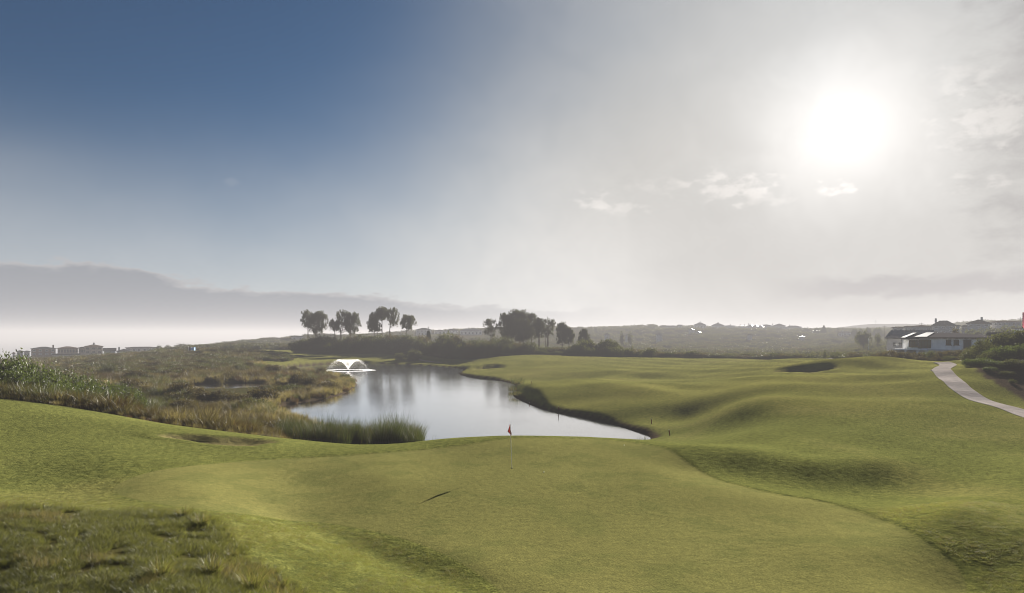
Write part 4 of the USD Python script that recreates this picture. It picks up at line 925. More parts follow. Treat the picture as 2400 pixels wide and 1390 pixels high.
house('hazy low roofed house, left one of the pair in the gap between the pines', 1016, 1046, 772.5, 776, 787, 660, 'grey', 'slate', 11, 1, group=GM)
house('hazy hipped house, right one of the pair in the gap between the pines', 1043, 1075, 770.5, 775, 787, 662, 'grey', 'slate', 11, 2, group=GM)
house('wide hazy house with pale hipped roof left of the dense pine clump', 1077, 1131, 770, 775.5, 787, 640, 'grey', 'pale', 11, 1, (1111,), group=GM)
GH = 'houses on the hazy hill at the right centre'
house('flat roofed house at the left end of the hill crest', 1549, 1581, 763, 766, 775, 840, 'grey', 'slate', 12, 1, group=GH, flat=True)
house('smallest box like house on the hill crest', 1589, 1599, 761, 763, 770, 850, 'grey', 'slate', 8, 1, group=GH, flat=True, windows=1)
house('steep hipped house with a single chimney, highest on the hill crest', 1625, 1656, 755.5, 762, 772, 850, 'grey', 'slate', 13, 1, (1641,), group=GH)
house('hipped house with a single chimney second on the hill crest', 1667, 1698, 757, 763, 773, 850, 'grey', 'slate', 13, 1, (1683,), group=GH)
house('low roofed house with a chimney in the middle of the hill crest', 1697, 1724, 762, 764, 774, 850, 'grey', 'slate', 12, 1, (1712,), group=GH)
house('house with two chimneys left of the glinting terrace', 1726, 1752, 762, 765, 775, 850, 'grey', 'tin', 12, 1, (1735, 1745), group=GH)
for i, (a, b) in enumerate([(1750, 1763), (1762, 1775), (1774, 1788)]):
    house(['first', 'middle', 'last'][i] + ' of the three glinting stepped roofs on the hill crest', a, b, 760 + i, 765 + i, 776, 846 - 3 * i, 'grey', 'tin', 12, 1, (a + 2,) if i == 0 else (), group=GH, windows=2, turn=-14)
house('long flat ridge roof right of the glinting terrace', 1778, 1812, 760.5, 764, 776, 850, 'grey', 'slate', 12, 1, (1811,), group=GH)
house('pitched roof with the highest gable right of the long flat ridge', 1810, 1842, 758.5, 764, 776, 848, 'grey', 'slate', 13, 1, group=GH)
house('long dark roofed block at the right end of the hill crest', 1838, 1880, 763, 767, 778, 845, 'grey', 'slate', 13, 2, (1850,), group=GH)
house('low end block with a tower like stack at the right end of the hill crest', 1876, 1897, 768, 771, 780, 843, 'grey', 'slate', 10, 1, (1893,), group=GH, windows=2)
house('small house with a bright white roof beside the spiky tree on the hill', 1903, 1922, 773, 776, 783, 700, 'white', 'tin', 8, 1, group=GH, windows=2)
house('dark low roofs left of the domed trees on the right skyline', 1962, 1998, 777, 779.5, 790, 620, 'grey', 'slate', 10, 1, (1975,), group=GH)
GS = 'houses on the hazy slope below the hill crest'
for i, (x, y, w, lab) in enumerate([(1618, 773, 12, 'upper left of the three roofs glinting on the hazy slope'), (1634, 779, 12, 'brightest roof glinting on the hazy slope'), (1603, 787, 11, 'lowest roof glinting on the hazy slope'), (1422, 784, 14, 'pale house deep in the haze left of the small trees'), (1472, 786, 16, 'pale house in the haze beside the small trees of the slope'), (1545, 784, 18, 'grey roofed house in the haze below the hill crest'), (1878, 790, 12, 'low shed with white roof on the scrub slope left of the round trees'), (1757, 785, 14, 'pale walled house in the haze below the glinting terrace')]):
    house(lab, x - w / 2, x + w / 2, y - 3, y, y + 4, 640 if i < 3 else 560, 'grey', 'tin' if i < 3 or i == 6 else 'slate', 6, 1, group=GS, windows=2, turn=[-20, -16, -18, 0, 0, 0, -10, 0][i])
GR = 'houses on the right skyline behind the white villa'
house('low long roof at the left end of the right skyline houses', 2089, 2121, 765.5, 768, 780, 330, 'grey', 'brown', 9, 1, group=GR)
house('middle step of the long roofs on the right skyline', 2118, 2136, 763.5, 766, 780, 332, 'grey', 'brown', 9, 1, group=GR)
house('longest flat ridge on the right skyline, running into the tall gabled house', 2131, 2187, 761.5, 766, 780, 334, 'grey', 'brown', 9, 1, group=GR)
house('tall gabled house with a chimney at the left end of its ridge', 2182, 2241, 751, 763, 782, 325, 'grey', 'slate', 10, 2, (2193,), inset=3.5, group=GR)
house('small lean roof at the right foot of the tall gabled house', 2238, 2252, 761, 764, 778, 322, 'grey', 'slate', 6, 1, group=GR, windows=1)
house('low grey house between the two large skyline houses', 2251, 2272, 761, 765, 778, 318, 'grey', 'slate', 7, 1, group=GR, windows=2)
house('large hipped house with one stout chimney on the right skyline', 2263, 2324, 748.5, 758.5, 778, 310, 'grey', 'brown', 11, 2, (2301,), group=GR)
house('long two storey house at the right edge of the skyline', 2314, 2396, 751, 755, 776, 315, 'grey', 'brown', 10, 2, group=GR, windows=7)
house('white walled house cut by the picture edge above the bank of bushes', 2374, 2440, 769, 770.5, 790, 230, 'white', 'pale', 8, 1, group=GR, flat=True)

# ---------------------------------------------------------------- the dark roofed building behind the villa
def villa():
    D = 150.0; s = D / 1600.0
    ez = lambda py: EYE - (py - 783) * s
    X0 = (2225 - 1200) * s; Z0 = 3.4; a = math.radians(-31.0)
    lx = lambda px: ((px - 1200) / 1600 * D - X0) / (math.cos(a) - (px - 1200) / 1600 * math.sin(a))
    lz = lambda py: ez(py) - Z0
    t = thing('villa', 'white two level villa with a dark low pitched roof, brown windows and a balcony', 'villa', (X0, D, Z0), -31.0, (1, 1, 1))
    W, G_ = wall_looks['white'], wall_looks['grey']
    xl, xr = lx(2128), lx(2331)
    ze = lz(793.0)
    # upper storey and the lower one beneath it
    obj('wall', box(xl, xr, 0.0, 11.0, lz(820), ze), W, t)
    obj('wall', box(lx(2150), xr - 0.2, 0.25, 10.8, -1.5, lz(820) - 0.003), W, t)
    obj('lower_wall', box(lx(2172), lx(2221), -2.2, 0.24, -1.5, lz(819.5)), G_, t)
    # porch at the left corner
    obj('porch_wall', box(lx(2117), xl - 0.003, 1.6, 9.0, lz(820), ze - 0.02), W, t)
    obj('porch_beam', box(lx(2113.5), lx(2129), -1.4, 1.4, lz(797), ze - 0.23), W, t)
    obj('column', box(lx(2115.6), lx(2118.2), -1.3, -1.0, lz(818.5), lz(797) - 0.003), W, t)
    obj('balcony', box(lx(2097), lx(2124), -2.6, 1.5, lz(821), lz(818.6)), W, t)
    for px in (2098, 2101.5, 2105, 2108.5, 2112, 2115.2): obj('railing_post', box(lx(px) - 0.03, lx(px) + 0.03, -2.5, -2.44, lz(818.6), lz(809.5)), steel_look, t)
    obj('handrail', box(lx(2097.5), lx(2116.2), -2.51, -2.43, lz(809.5), lz(808.9)), steel_look, t)
    obj('railing', box(lx(2126), lx(2160), -2.32, -2.28, lz(819.3), lz(812)), mat('balustrade_look', {'t': ('transparent_bsdf', {'color': (0.82, 0.86, 0.86)}), 'g': ('glossy_bsdf', {'roughness': 0.05}), 'fr': ('fresnel', {'IOR': 1.45}), 'm': ('mix_closure', {})}, [('fr.fac', 'm.fac'), ('t.BSDF', 'm.closure1'), ('g.BSDF', 'm.closure2')], surface='m.closure'), t)
    obj('terrace', box(lx(2124) + 0.003, lx(2172), -2.4, -0.003, lz(821), lz(819.6)), W, t)
    for px in (2122.6, 2150.5, 2171): obj('column', box(lx(px) - 0.2, lx(px) + 0.2, -2.35, -1.95, -1.5, lz(821) - 0.003), W, t)
    obj('garage_wall', box(lx(2100), lx(2150) - 0.003, 0.25, 8, -1.5, lz(821) - 0.01), G_, t)
    # roof in stepped hips falling to the left and right
    slate = mat('sheet_roof_look', {'g': ('texture_coordinate', {}), 'w': ('wave_texture', {'wave_type': 'bands', 'bands_direction': 'x', 'scale': 2.2}), 'b': ('bump', {'strength': 0.25, 'distance': 0.02}), 'p': ('diffuse_bsdf', {'color': (0.095, 0.088, 0.090)})}, [('g.object', 'w.vector'), ('w.fac', 'b.height'), ('b.normal', 'p.normal')])
    zr = lz(779.3)
    r = obj('roof', hip(lx(2131), lx(2322), -0.3, 11.3, ze + 0.225, zr, 0.7, lx(2191) - lx(2124), inset2=7.0), slate, t)
    obj('porch_roof', hip(lx(2113), lx(2152), -1.8, 8.5, ze - 0.02, lz(780.5), 0.15, lx(2147) - lx(2113), inset2=0.3, thick=0.15), slate, t)
    obj('end_roof', hip(lx(2270), lx(2332), 0.6, 9.0, ze + 0.20, lz(784), 0.5, 3.0, inset2=6.5, thick=0.18), slate, t)
    # two polished roof panels on the left hips, catching the sun
    panel_look = mat('glazed_panel_look', {'p': ('principled_bsdf', {'base_color': (0.30, 0.30, 0.31), 'metallic': 1.0, 'roughness': 0.16})})
    for nm, x0, x1, zlo, zhi, x2, x3 in (('roof_panel', 2143, 2172, ze + 0.30, zr - 0.05, 2172, 2191), ('roof_panel', 2112.5, 2122, ze + 0.15, lz(780.8), 2139, 2148)):
        yb = 5.2 if x0 > 2130 else 3.6; yf = -0.8 if x0 > 2130 else -1.7
        A = np.array([(lx(x0), yf, zlo + 0.06), (lx(x1), yf, zlo + 0.06), (lx(x3), yb, zhi + 0.10), (lx(x2), yb, zhi + 0.10)])
        lowA = A - [0, 0, 0.05]
        obj(nm, (np.vstack([A, lowA]), np.array([(0, 1, 2), (0, 2, 3), (4, 6, 5), (4, 7, 6), (0, 4, 5), (0, 5, 1), (1, 5, 6), (1, 6, 2), (2, 6, 7), (2, 7, 3), (3, 7, 4), (3, 4, 0)])), panel_look, r)
    gutter = obj('gutter', box(lx(2130), lx(2330), -1.10, -1.0, ze + 0.02, ze + 0.16), frame_brown, r)
    def window(px0, px1, py0, py1, panes, name='window', sill=True, y=0.0):
        a, b, lo, hi = lx(px0), lx(px1), lz(py1), lz(py0)
        fw = 0.13
        bars = [box(a, b, y - 0.10, y + 0.05, hi - fw, hi), box(a, b, y - 0.10, y + 0.05, lo, lo + fw)]
        xs = np.linspace(a, b - fw, panes + 1)
        for x in xs: bars.append(box(x, x + fw, y - 0.09, y + 0.05, lo + fw + 0.001, hi - fw - 0.001))
        f = obj(name, join(bars), frame_brown, t)
        for k in range(panes): obj('pane', box(xs[k] + fw + 0.001, xs[k + 1] - 0.001, y - 0.03, y + 0.02, lo + fw, hi - fw), glass_dark, f)
        if sill: obj('sill', box(a - 0.12, b + 0.12, y - 0.2, y + 0.04, lo - 0.12, lo - 0.003), frame_brown, f)
    window(2130.5, 2151, 798, 813.5, 3); window(2152.5, 2182, 796.5, 817, 4, 'sliding_door', False)
    window(2217, 2229.5, 796.5, 808.5, 2); window(2235, 2247.5, 796.5, 808.5, 2); window(2258, 2276.5, 796, 816, 3); window(2294, 2304, 799, 812, 2)
    for a, b, lo, hi in [(2102, 2121, 842, 825), (2125, 2149, 840, 823.5)]:
        obj('garage_door', box(lx(a), lx(b), 0.16, 0.247, lz(lo), lz(hi)), roof_looks['slate'], t)
    obj('window', box(lx(2154), lx(2170), 0.17, 0.247, lz(829), lz(824)), glass_dark, t)
    obj('downpipe', tube([(lx(2287), -0.12, lz(822)), (lx(2287), -0.12, ze)], 0.06, 6), frame_white, t)
villa()
def rear_block():
    D = 178.0; s = D / 1600.0
    X0 = (2150 - 1200) * s; Z0 = 3.0
    a = math.radians(-31.0)
    lx = lambda px: ((px - 1200) / 1600 * D - X0) / (math.cos(a) - (px - 1200) / 1600 * math.sin(a))
    lz = lambda py: EYE - (py - 783) * s - Z0
    t = thing('rear_building', 'grey building with a broad dark roof rising behind the left end of the white villa', 'building', (X0, D, Z0), -31.0, (1, 1, 1))
    obj('wall', box(lx(2079), lx(2196), 0, 10, -2, lz(794)), wall_looks['grey'], t)
    r = obj('roof', hip(lx(2079), lx(2196), 0, 10, lz(794) + 0.225, lz(773.5), 0.5, 1.2), roof_looks['pale'], t)
    obj('gable', hip(lx(2078), lx(2112), -2.5, 5, lz(794) + 0.3, lz(783.5), 0.3, 2.0), roof_looks['pale'], t)
    obj('wing_wall', box(lx(2079), lx(2111), -2.2, -0.003, -2, lz(794)), wall_looks['grey'], t)
    for px in (2127, 2083): obj('rooflight', box(lx(px) - 0.35, lx(px) + 0.35, 1.2, 2.0, lz(786.5), lz(785)), roof_looks['tin'], r)
    obj('chimney', box(lx(2126), lx(2133), 3.5, 5.0, lz(774), lz(769.5)), wall_looks['grey'], r)
    for px in (2097, 2109, 2113): obj('window', box(lx(px) - 0.25, lx(px) + 0.25, -2.26, -2.203, lz(812), lz(803)), glass_dark, t)
rear_block()
t = thing('outbuilding', 'low dark roofed outbuilding with a pale gable at the right end of the white villa', 'building', (*at(2345, 0, 160)[:2], 4.0), -33.0, (1, 1, 1))
obj('wall', box(-2.6, 6.5, 0, 6, -1, 5.2), wall_looks['white'], t); obj('roof', hip(-2.6, 6.5, 0, 6, 5.425, 6.4, 0.3, 0.4), roof_looks['slate'], t)
# far hill with its mast
def far_hill():
    xs = np.linspace(1700, 2700, 120); D0 = 1500.0
    ys = np.interp(xs, [1700, 1900, 1935, 1960, 2000, 2040, 2100, 2160, 2250, 2400, 2700], [800, 790, 776, 768.5, 763, 759.5, 759, 760, 763, 768, 790]) + 1.1 * (meshkit.fbm(np.column_stack([xs / 25, xs * 0, xs * 0]), 4, 5) - 0.5)
    rows = []
    for dd, q in ((-420, 0.0), (-260, 0.5), (-100, 0.88), (0, 1.0), (150, 0.8), (500, 0.0)):
        X = (xs - 1200) / 1600 * D0 * 1.0; zt = EYE + (783 - ys) / 1600 * D0
        rows.append(np.stack([X, np.full_like(X, D0 + dd), -60 + (zt + 60) * q], -1))
    v = np.array(rows).reshape(-1, 3); n = len(xs); i, j = np.meshgrid(np.arange(5), np.arange(n - 1), indexing='ij')
    q = np.stack([i * n + j, i * n + j + 1, (i + 1) * n + j + 1, (i + 1) * n + j], -1).reshape(-1, 4)
    tag(obj('distant_hills', (v, q), plain('distant_hill_look', (0.055, 0.055, 0.038), 0.95, 0.0, 0.2, 0.01), smooth=True), kind='structure')
far_hill()
# ================================================================ on the course
# flag
fx, fy = at(1200, 0, 32.8)[:2]; fz = hz(fx, fy)
pole_look = plain('pole_look', (0.70, 0.70, 0.66), 0.4, 0.4, 0.05, 4.0)
flag_look = mat('flag_look', {'d': ('diffuse_bsdf', {'color': (0.13, 0.020, 0.017)}), 't': ('translucent_bsdf', {'color': (0.17, 0.022, 0.016)}), 'm': ('mix_closure', {'fac': 0.2}), 'g': ('texture_coordinate', {}), 'n': ('noise_texture', {'scale': 300.0}), 'b': ('bump', {'strength': 0.2, 'distance': 0.002})},
    [('g.object', 'n.vector'), ('n.fac', 'b.height'), ('b.normal', 'd.normal'), ('d.BSDF', 'm.closure1'), ('t.BSDF', 'm.closure2')], surface='m.closure')
t = thing('flagstick', 'slim white flagstick with a limp dark red flag standing in the putting green', 'golf flag', (fx, fy, fz), 0.01, (1, 1, 1))
top = np.array([-0.085, 0.0, 2.13])
obj('pole', tube(np.linspace(0, 1, 6)[:, None] * (top - [0, 0, -0.10]) - [0, 0, 0.10], 0.0115, 8), pole_look, t)
u, v = np.meshgrid(np.linspace(0, 1, 15), np.linspace(0, 1, 19), indexing='ij')       # u out from the pole, v downwards
wd = np.interp(v, [0, 0.3, 0.62, 0.72, 0.86, 1.0], [0.03, 0.07, 0.135, 0.15, 0.10, 0.02])
fold = 0.035 * np.sin(u * 9 + v * 3) * (0.3 + v) * np.minimum(1, u * 4)
drop = 0.17 * u * np.exp(-((v - 0.45) / 0.5) ** 2)
zf = 2.125 - 0.56 * v * (1 - 0.12 * u) - 0.0 * drop
xf_ = -0.085 * zf / 2.13 - wd * u + 0.012
f_v = np.stack([xf_ , fold + 0.02 * v, zf], -1).reshape(-1, 3)
k = np.arange(15 * 19).reshape(15, 19); q = np.stack([k[:-1, :-1], k[1:, :-1], k[1:, 1:], k[:-1, 1:]], -1).reshape(-1, 4)
obj('flag', (f_v, q), flag_look, t, smooth=True)
fold2 = f_v.copy(); fold2[:, 0] = -0.085 * fold2[:, 2] / 2.13 + 0.035 * (1 - np.abs(2 * u.ravel() - 1)) * (v.ravel() > 0.55) * np.minimum(1, (v.ravel() - 0.55) * 4) + 0.008; fold2[:, 1] = -0.03 * u.ravel() - 0.012
obj('flag_fold', (fold2, q), flag_look, t, smooth=True)
hole = trimesh.creation.cylinder(0.054, 0.012, sections=24); hole.apply_translation((0, 0, 0.002))
obj('cup', hole, plain('cup_look', (0.02, 0.02, 0.018), 0.9, 0.1, 0.1, 4.0), t)
ball_look = plain('ball_look', (0.82, 0.82, 0.80), 0.35, 0.5, 0.03, 20.0)
for px, py, lab in [(1274.5, 1108, 'white golf ball on the green right of the flagstick'), (1463, 1044, 'white golf ball near the back edge of the green')]:
    p = ground_at_pixel(px, py); b = trimesh.creation.icosphere(3, 0.0214); n_ = meshkit.noise(np.array(b.vertices) * 240)
    b.vertices = b.vertices * (1 - 0.03 * (n_[:, None] > 0.6)); b.apply_translation((p[0], p[1], hz(*p) + 0.02))
    o = obj('golf_ball', b, ball_look, smooth=True); tag(o, lab, 'golf ball', 'balls lying on the green')
# hazard stakes by the water
stake_look = plain('stake_look', (0.115, 0.030, 0.020), 0.8, 0.2, 0.25, 12.0); stake_top = plain('stake_top_look', (0.55, 0.50, 0.42), 0.7, 0.2, 0.1, 8.0)
for px, base, topy, D, lean, lab in [
    (1570, 1016, 1001, 62.8, 8, 'nearest red stake, leaning, with its shadow beside the tip of the pond'), (1527, 985, 973, 72.3, 0, 'upright red stake on the shaded slope above the near bank'),
    (1309, 949, 940, 87.5, 1, 'red stake with dark grass at its foot above the muddy shore'), (1241, 923, 916, 96.5, 6, 'red stake above the bushy corner of the shore'),
    (1246, 896, 889, 118, 0, 'furthest red stake on the right, on the sunlit shelf of the fairway'), (1110, 858, 853, 212, 0, 'tiny far stake near the end of the pond')]:
    s = D / 1600; X = (px - 1200) * s; h = (base - topy) * s
    t = thing('hazard_stake', lab, 'stake', (X, D, hz(X, D)), 0.01, (1, 1, 1), 'red stakes marking the water')
    a = math.radians(lean); w = 0.045
    d = np.array([-math.sin(a), 0, math.cos(a)])
    obj('post', tube([d * -0.15, d * h * 0.5, d * (h - 0.06)], w, 6), stake_look, t); obj('cap', tube([d * (h - 0.058), d * h], w * 0.9, 6), stake_top, t)
p = at(1309, 978, 16000 / 195.0)
o = thing('mooring_post', 'thin dark post standing in the water off the muddy shore', 'post', (p[0], p[1], -0.5), 0.01, (1, 1, 1))
obj('shaft', tube([(0, 0, 0), (0.01, 0, 0.6), (0.02, 0, 0.92)], [0.035, 0.035, 0.03], 6), twig_look, o)
# fountain
p = at(816, 868, 188.0)
t = thing('fountain', 'white spray fountain spreading in a wide V over the pond', 'fountain', (p[0], p[1], 0.0), 0.01, (1, 1, 1))
spray_look = mat('spray_look', {'tp': ('transparent_bsdf', {}), 'm2': ('mix_closure', {'fac': 0.38}), 'd': ('diffuse_bsdf', {'color': (0.85, 0.85, 0.87)}), 'tr': ('translucent_bsdf', {'color': (0.9, 0.9, 0.92)}), 'm': ('mix_closure', {'fac': 0.7})}, [('d.BSDF', 'm.closure1'), ('tr.BSDF', 'm.closure2'), ('tp.BSDF', 'm2.closure1'), ('m.closure', 'm2.closure2')], surface='m2.closure')
rs = np.random.default_rng(3)
def spray(n, qa, qb, power, jit, size):
    q = qa + (qb - qa) * rs.uniform(0, 1, n) ** power
    b_ = rs.uniform(0, 2 * np.pi, n); r = 2.7 * q * rs.normal(1, 0.035, n); z = 0.22 + 2.55 * rs.normal(1, 0.035, n) * (2 * q - q * q)
    P = np.stack([r * np.cos(b_), r * np.sin(b_), np.maximum(z, 0.02)], -1) + rs.normal(0, 1, (n, 3)) * (jit * q)[:, None]
    P[:, 2] = np.maximum(P[:, 2], 0.02)
    return cards(P, size, rs, 0.8)
obj('jet', spray(8500, 0.0, 1.08, 0.8, 0.03, 0.075), spray_look, t)
obj('droplets', spray(4600, 0.9, 2.0, 1.1, 0.09, 0.07), spray_look, t)
g = np.linspace(0, 2 * np.pi, 97)[:-1]; ring = []
for rr_, zz_ in ((4.2, 0.005), (4.9, 0.05), (5.6, 0.07), (6.4, 0.045), (7.3, 0.005)):
    jit = 1 + 0.03 * np.sin(g * 7 + rr_) + 0.02 * np.sin(g * 17 + 2 * rr_)
    ring.append(np.stack([rr_ * jit * np.cos(g), rr_ * jit * np.sin(g), np.full(96, zz_) + 0.02 * rs.uniform(0, 1, 96) * (zz_ > 0.01)], -1))
ring = np.array(ring).reshape(-1, 3); i, j = np.meshgrid(np.arange(4), np.arange(96), indexing='ij')
q = np.stack([i * 96 + j, (i + 1) * 96 + j, (i + 1) * 96 + (j + 1) % 96, i * 96 + (j + 1) % 96], -1).reshape(-1, 4)
foam_look = mat('foam_look', {'g': ('geometry', {}), 'n': ('noise_texture', {'scale': 2.2, 'detail': 6.0, 'roughness': 0.7}), 'r': ('rgb_ramp', {'ramp': [(0.40, (0, 0, 0)), (0.55, (1, 1, 1))]}), 'd': ('diffuse_bsdf', {'color': (0.85, 0.86, 0.88)}), 't': ('transparent_bsdf', {}), 'm': ('mix_closure', {})}, [('g.position', 'n.vector'), ('n.fac', 'r.fac'), ('r.color', 'm.fac'), ('t.BSDF', 'm.closure1'), ('d.BSDF', 'm.closure2')], surface='m.closure')
obj('foam_ring', (ring, q), foam_look, t, smooth=True)
fl = trimesh.creation.cylinder(0.45, 0.22, sections=20); fl.apply_translation((0, 0, 0.1)); obj('float', fl, plain('float_look', (0.03, 0.03, 0.03), 0.6, 0.3, 0.1, 3.0), t)

# cart path of concrete slabs at the right
slab_looks = [plain(f'concrete_look_{"abc"[i]}', c, 0.95, 0.0, 0.14, 1.3) for i, c in enumerate([(0.43, 0.38, 0.35), (0.39, 0.345, 0.32), (0.46, 0.41, 0.38)])]
def path_of(pts, width, slab, label, looks):
    pts = np.array(pts, float)
    seg = np.r_[0, np.cumsum(np.hypot(*np.diff(pts, axis=0).T))]
    from scipy.interpolate import CubicSpline
    cs = CubicSpline(seg, pts); wf = CubicSpline(seg, width)
    n = int(seg[-1] / slab); ends = np.linspace(0, seg[-1], n + 1)
    root = UsdGeom.Xform.Define(stage, path_under('cart_path')); tag(root, label, 'path', kind='structure')
    for k in range(n):
        s_ = np.linspace(ends[k] + 0.012, ends[k + 1] - 0.012, 6)
        c = cs(s_); d = cs(s_, 1); d /= np.linalg.norm(d, axis=1, keepdims=True); nrm = np.stack([d[:, 1], -d[:, 0]], -1)
        rows = []
        for o_ in (-0.5, -0.25, 0, 0.25, 0.5):
            P = c + nrm * (wf(s_) * o_)[:, None]
            rows.append(np.column_stack([P, height(P[:, 0], P[:, 1])]))
        A = np.array(rows)                        # 5 x 6 x 3
        zc = A[..., 2].mean(0) * 0.5 + A[..., 2].max(0) * 0.5; A[..., 2] = np.maximum(A[..., 2], zc - 0.06) + 0.035 + 0.004 * R.uniform(-1, 1)
        topv = A.reshape(-1, 3); botv = topv - [0, 0, 0.28]
        i, j = np.meshgrid(np.arange(4), np.arange(5), indexing='ij'); q = np.stack([i * 6 + j, (i + 1) * 6 + j, (i + 1) * 6 + j + 1, i * 6 + j + 1], -1).reshape(-1, 4)
        border = list(range(6)) + [6 * m + 5 for m in range(1, 5)] + [24 + m for m in (4, 3, 2, 1, 0)] + [6 * m for m in (3, 2, 1)]
        side = [(border[m], border[(m + 1) % len(border)], border[(m + 1) % len(border)] + 30, border[m] + 30) for m in range(len(border))]
        obj('slab', (np.vstack([topv, botv]), np.vstack([q[:, ::-1], np.array(side)])), looks[int(R.integers(len(looks)))], root.GetPrim(), smooth=30)
def mid(a, b):
    A, B = ground_at_pixel(*a), ground_at_pixel(*b); return (A + B) / 2, np.linalg.norm(A - B)
PTH = []
for row, xl_, xr_ in [(853, 2190, 2236), (866, 2186, 2223), (879, 2195, 2236), (901, 2218, 2266), (922, 2250, 2320)]:
    c, w_ = mid((xl_, row), (xr_, row)); PTH.append((c, w_))
cen = np.array([p_[0] for p_ in PTH])
for a, b in [((2294, 944), (2342, 944)), ((2350, 961), (2400, 961))]: pass
tail = np.array([ground_at_pixel(2322, 945), ground_at_pixel(2372, 962), ground_at_pixel(2440, 984), ground_at_pixel(2560, 1010)])
lead = np.array([[cen[0][0] + 0.3, cen[0][1] + 1.2]])
cline = np.vstack([lead[::-1], cen[[0, 1, 2, 3]], tail])
path_of(cline, [2.2] * len(cline), 2.6, 'pale concrete cart path curving down between the mown ground and the bare bank', slab_looks)
path_of([at(1885, 0, 168)[:2], at(1915, 0, 163)[:2], at(1950, 0, 158)[:2], at(1990, 0, 153)[:2], at(2030, 0, 152)[:2]], [2.2] * 5, 3.0, 'sunlit strip of cart path along the far shrubs left of the grass mound', [slab_looks[2]])
brown_path = plain('worn_path_look', (0.15, 0.12, 0.105), 0.95, 0.0, 0.15, 1.0)
path_of([at(985, 0, 262)[:2], at(978, 0, 252)[:2], at(990, 0, 243)[:2], at(1012, 0, 236)[:2], at(1034, 0, 232)[:2]], [2.0] * 5, 3.5, 'narrow brownish path climbing past the rounded bush beyond the pond', [brown_path])
# equipment on the far left strip of grass
p = at(448, 820, 301); zg = hz(p[0], p[1])
t = thing('starter_booth', 'small dark booth with a bright blue side on the far strip of grass at left', 'booth', (p[0], p[1], zg - 0.1), 0.01, (1, 1, 1))
zt_ = EYE - (813.5 - 783) * 301 / 1600 - zg
obj('cabin', box(-1.4, -0.25, 0, 1.2, 0, zt_), plain('dark_booth_look', (0.03, 0.03, 0.032), 0.7, 0.2, 0.1, 2.0), t)
obj('blue_panel', box(-0.247, 1.3, 0.1, 1.1, 0.25, zt_ * 0.92), plain('blue_panel_look', (0.05, 0.22, 0.50), 0.6, 0.3, 0.08, 2.0), t)
for x in (-0.1, 1.2): obj('leg', box(x - 0.05, x + 0.05, 0.5, 0.6, -0.2, 0.247), twig_look, t)
obj('cap', box(-1.5, -0.2, -0.1, 1.3, zt_ + 0.003, zt_ + 0.12), twig_look, t)
p = at(441, 820, 299)
t = thing('white_post', 'thin white post at the left of the blue sided booth', 'post', (p[0], p[1], hz(p[0], p[1]) - 0.1), 0.01, (1, 1, 1))
obj('shaft', tube([(0, 0, 0), (0, 0, 2.1)], 0.07, 8), pole_look, t); obj('knob', trimesh.creation.icosphere(2, 0.1, ), pole_look, t)
p = at(1942, 843, 168)
t = thing('tee_marker', 'tiny white marker post beside the sunlit strip of path', 'post', (p[0], p[1], hz(p[0], p[1]) - 0.05), 0.01, (1, 1, 1))
obj('shaft', tube([(0, 0, 0), (0, 0, 0.55)], 0.09, 8), pole_look, t); obj('knob', trimesh.creation.icosphere(2, 0.12, ), pole_look, t)
# poles on the skyline
def pole(px, top, base, D, lab, arms=1, r=0.11, cat='utility pole', name='utility_pole', look_=None):
    s = D / 1600; X = (px - 1200) * s; zt = EYE - (top - 783) * s; zb = min(EYE - (base - 783) * s, hz(X, D)) - 0.5
    t = thing(name, lab, cat, (X, D, zb), 0.01, (1, 1, 1), 'poles on the right skyline')
    obj('shaft', tube([(0, 0, 0), (0, 0, (zt - zb) * 0.5), (0, 0, zt - zb)], [r * 1.3, r * 1.1, r * 0.8], 8), look_ or bark_look, t)
    for k in range(arms): obj('crossarm', box(-1.3, 1.3, -r - 0.1, -r - 0.003, zt - zb - 0.7 - k * 0.9, zt - zb - 0.55 - k * 0.9), bark_look, t)
pole(1964, 768, 786, 600, 'thick pole with crossarms left of the domed trees on the skyline', 2, 0.2)
pole(1952, 772, 787, 640, 'thin pole left of the thick pole on the skyline'); pole(1975, 769, 780, 640, 'thin pole right of the thick pole on the skyline'); pole(1993, 768, 780, 640, 'thin pole nearest the domed trees on the skyline')
pole(2073, 763, 775, 420, 'pole with a crossarm left of the right skyline houses'); pole(2159, 756, 766, 400, 'short pole above the longest flat ridge'); pole(2391, 743, 756, 330, 'pole with a crossarm above the long house at the right edge', 2)
red_look = plain('red_mast_look', (0.42, 0.04, 0.07), 0.6, 0.3, 0.1, 3.0)
pole(2398.5, 732, 775, 240, 'thick red post cut by the right edge of the picture', 0, 0.33, 'post', 'red_post', red_look)
t = thing('radio_mast', 'hair thin mast on the far hazy hill', 'mast', (*at(2052, 0, 1500)[:2], 24.0), 0.01, (1, 1, 1))
zt_ = EYE + (783 - 750) / 1600 * 1500 - 24
obj('shaft', tube([(0, 0, 0), (0, 0, zt_)], [0.45, 0.3], 6), steel_look, t); obj('crossarm', box(-2, 2, -1, -0.8, zt_ * 0.8, zt_ * 0.8 + 0.5), steel_look, t)
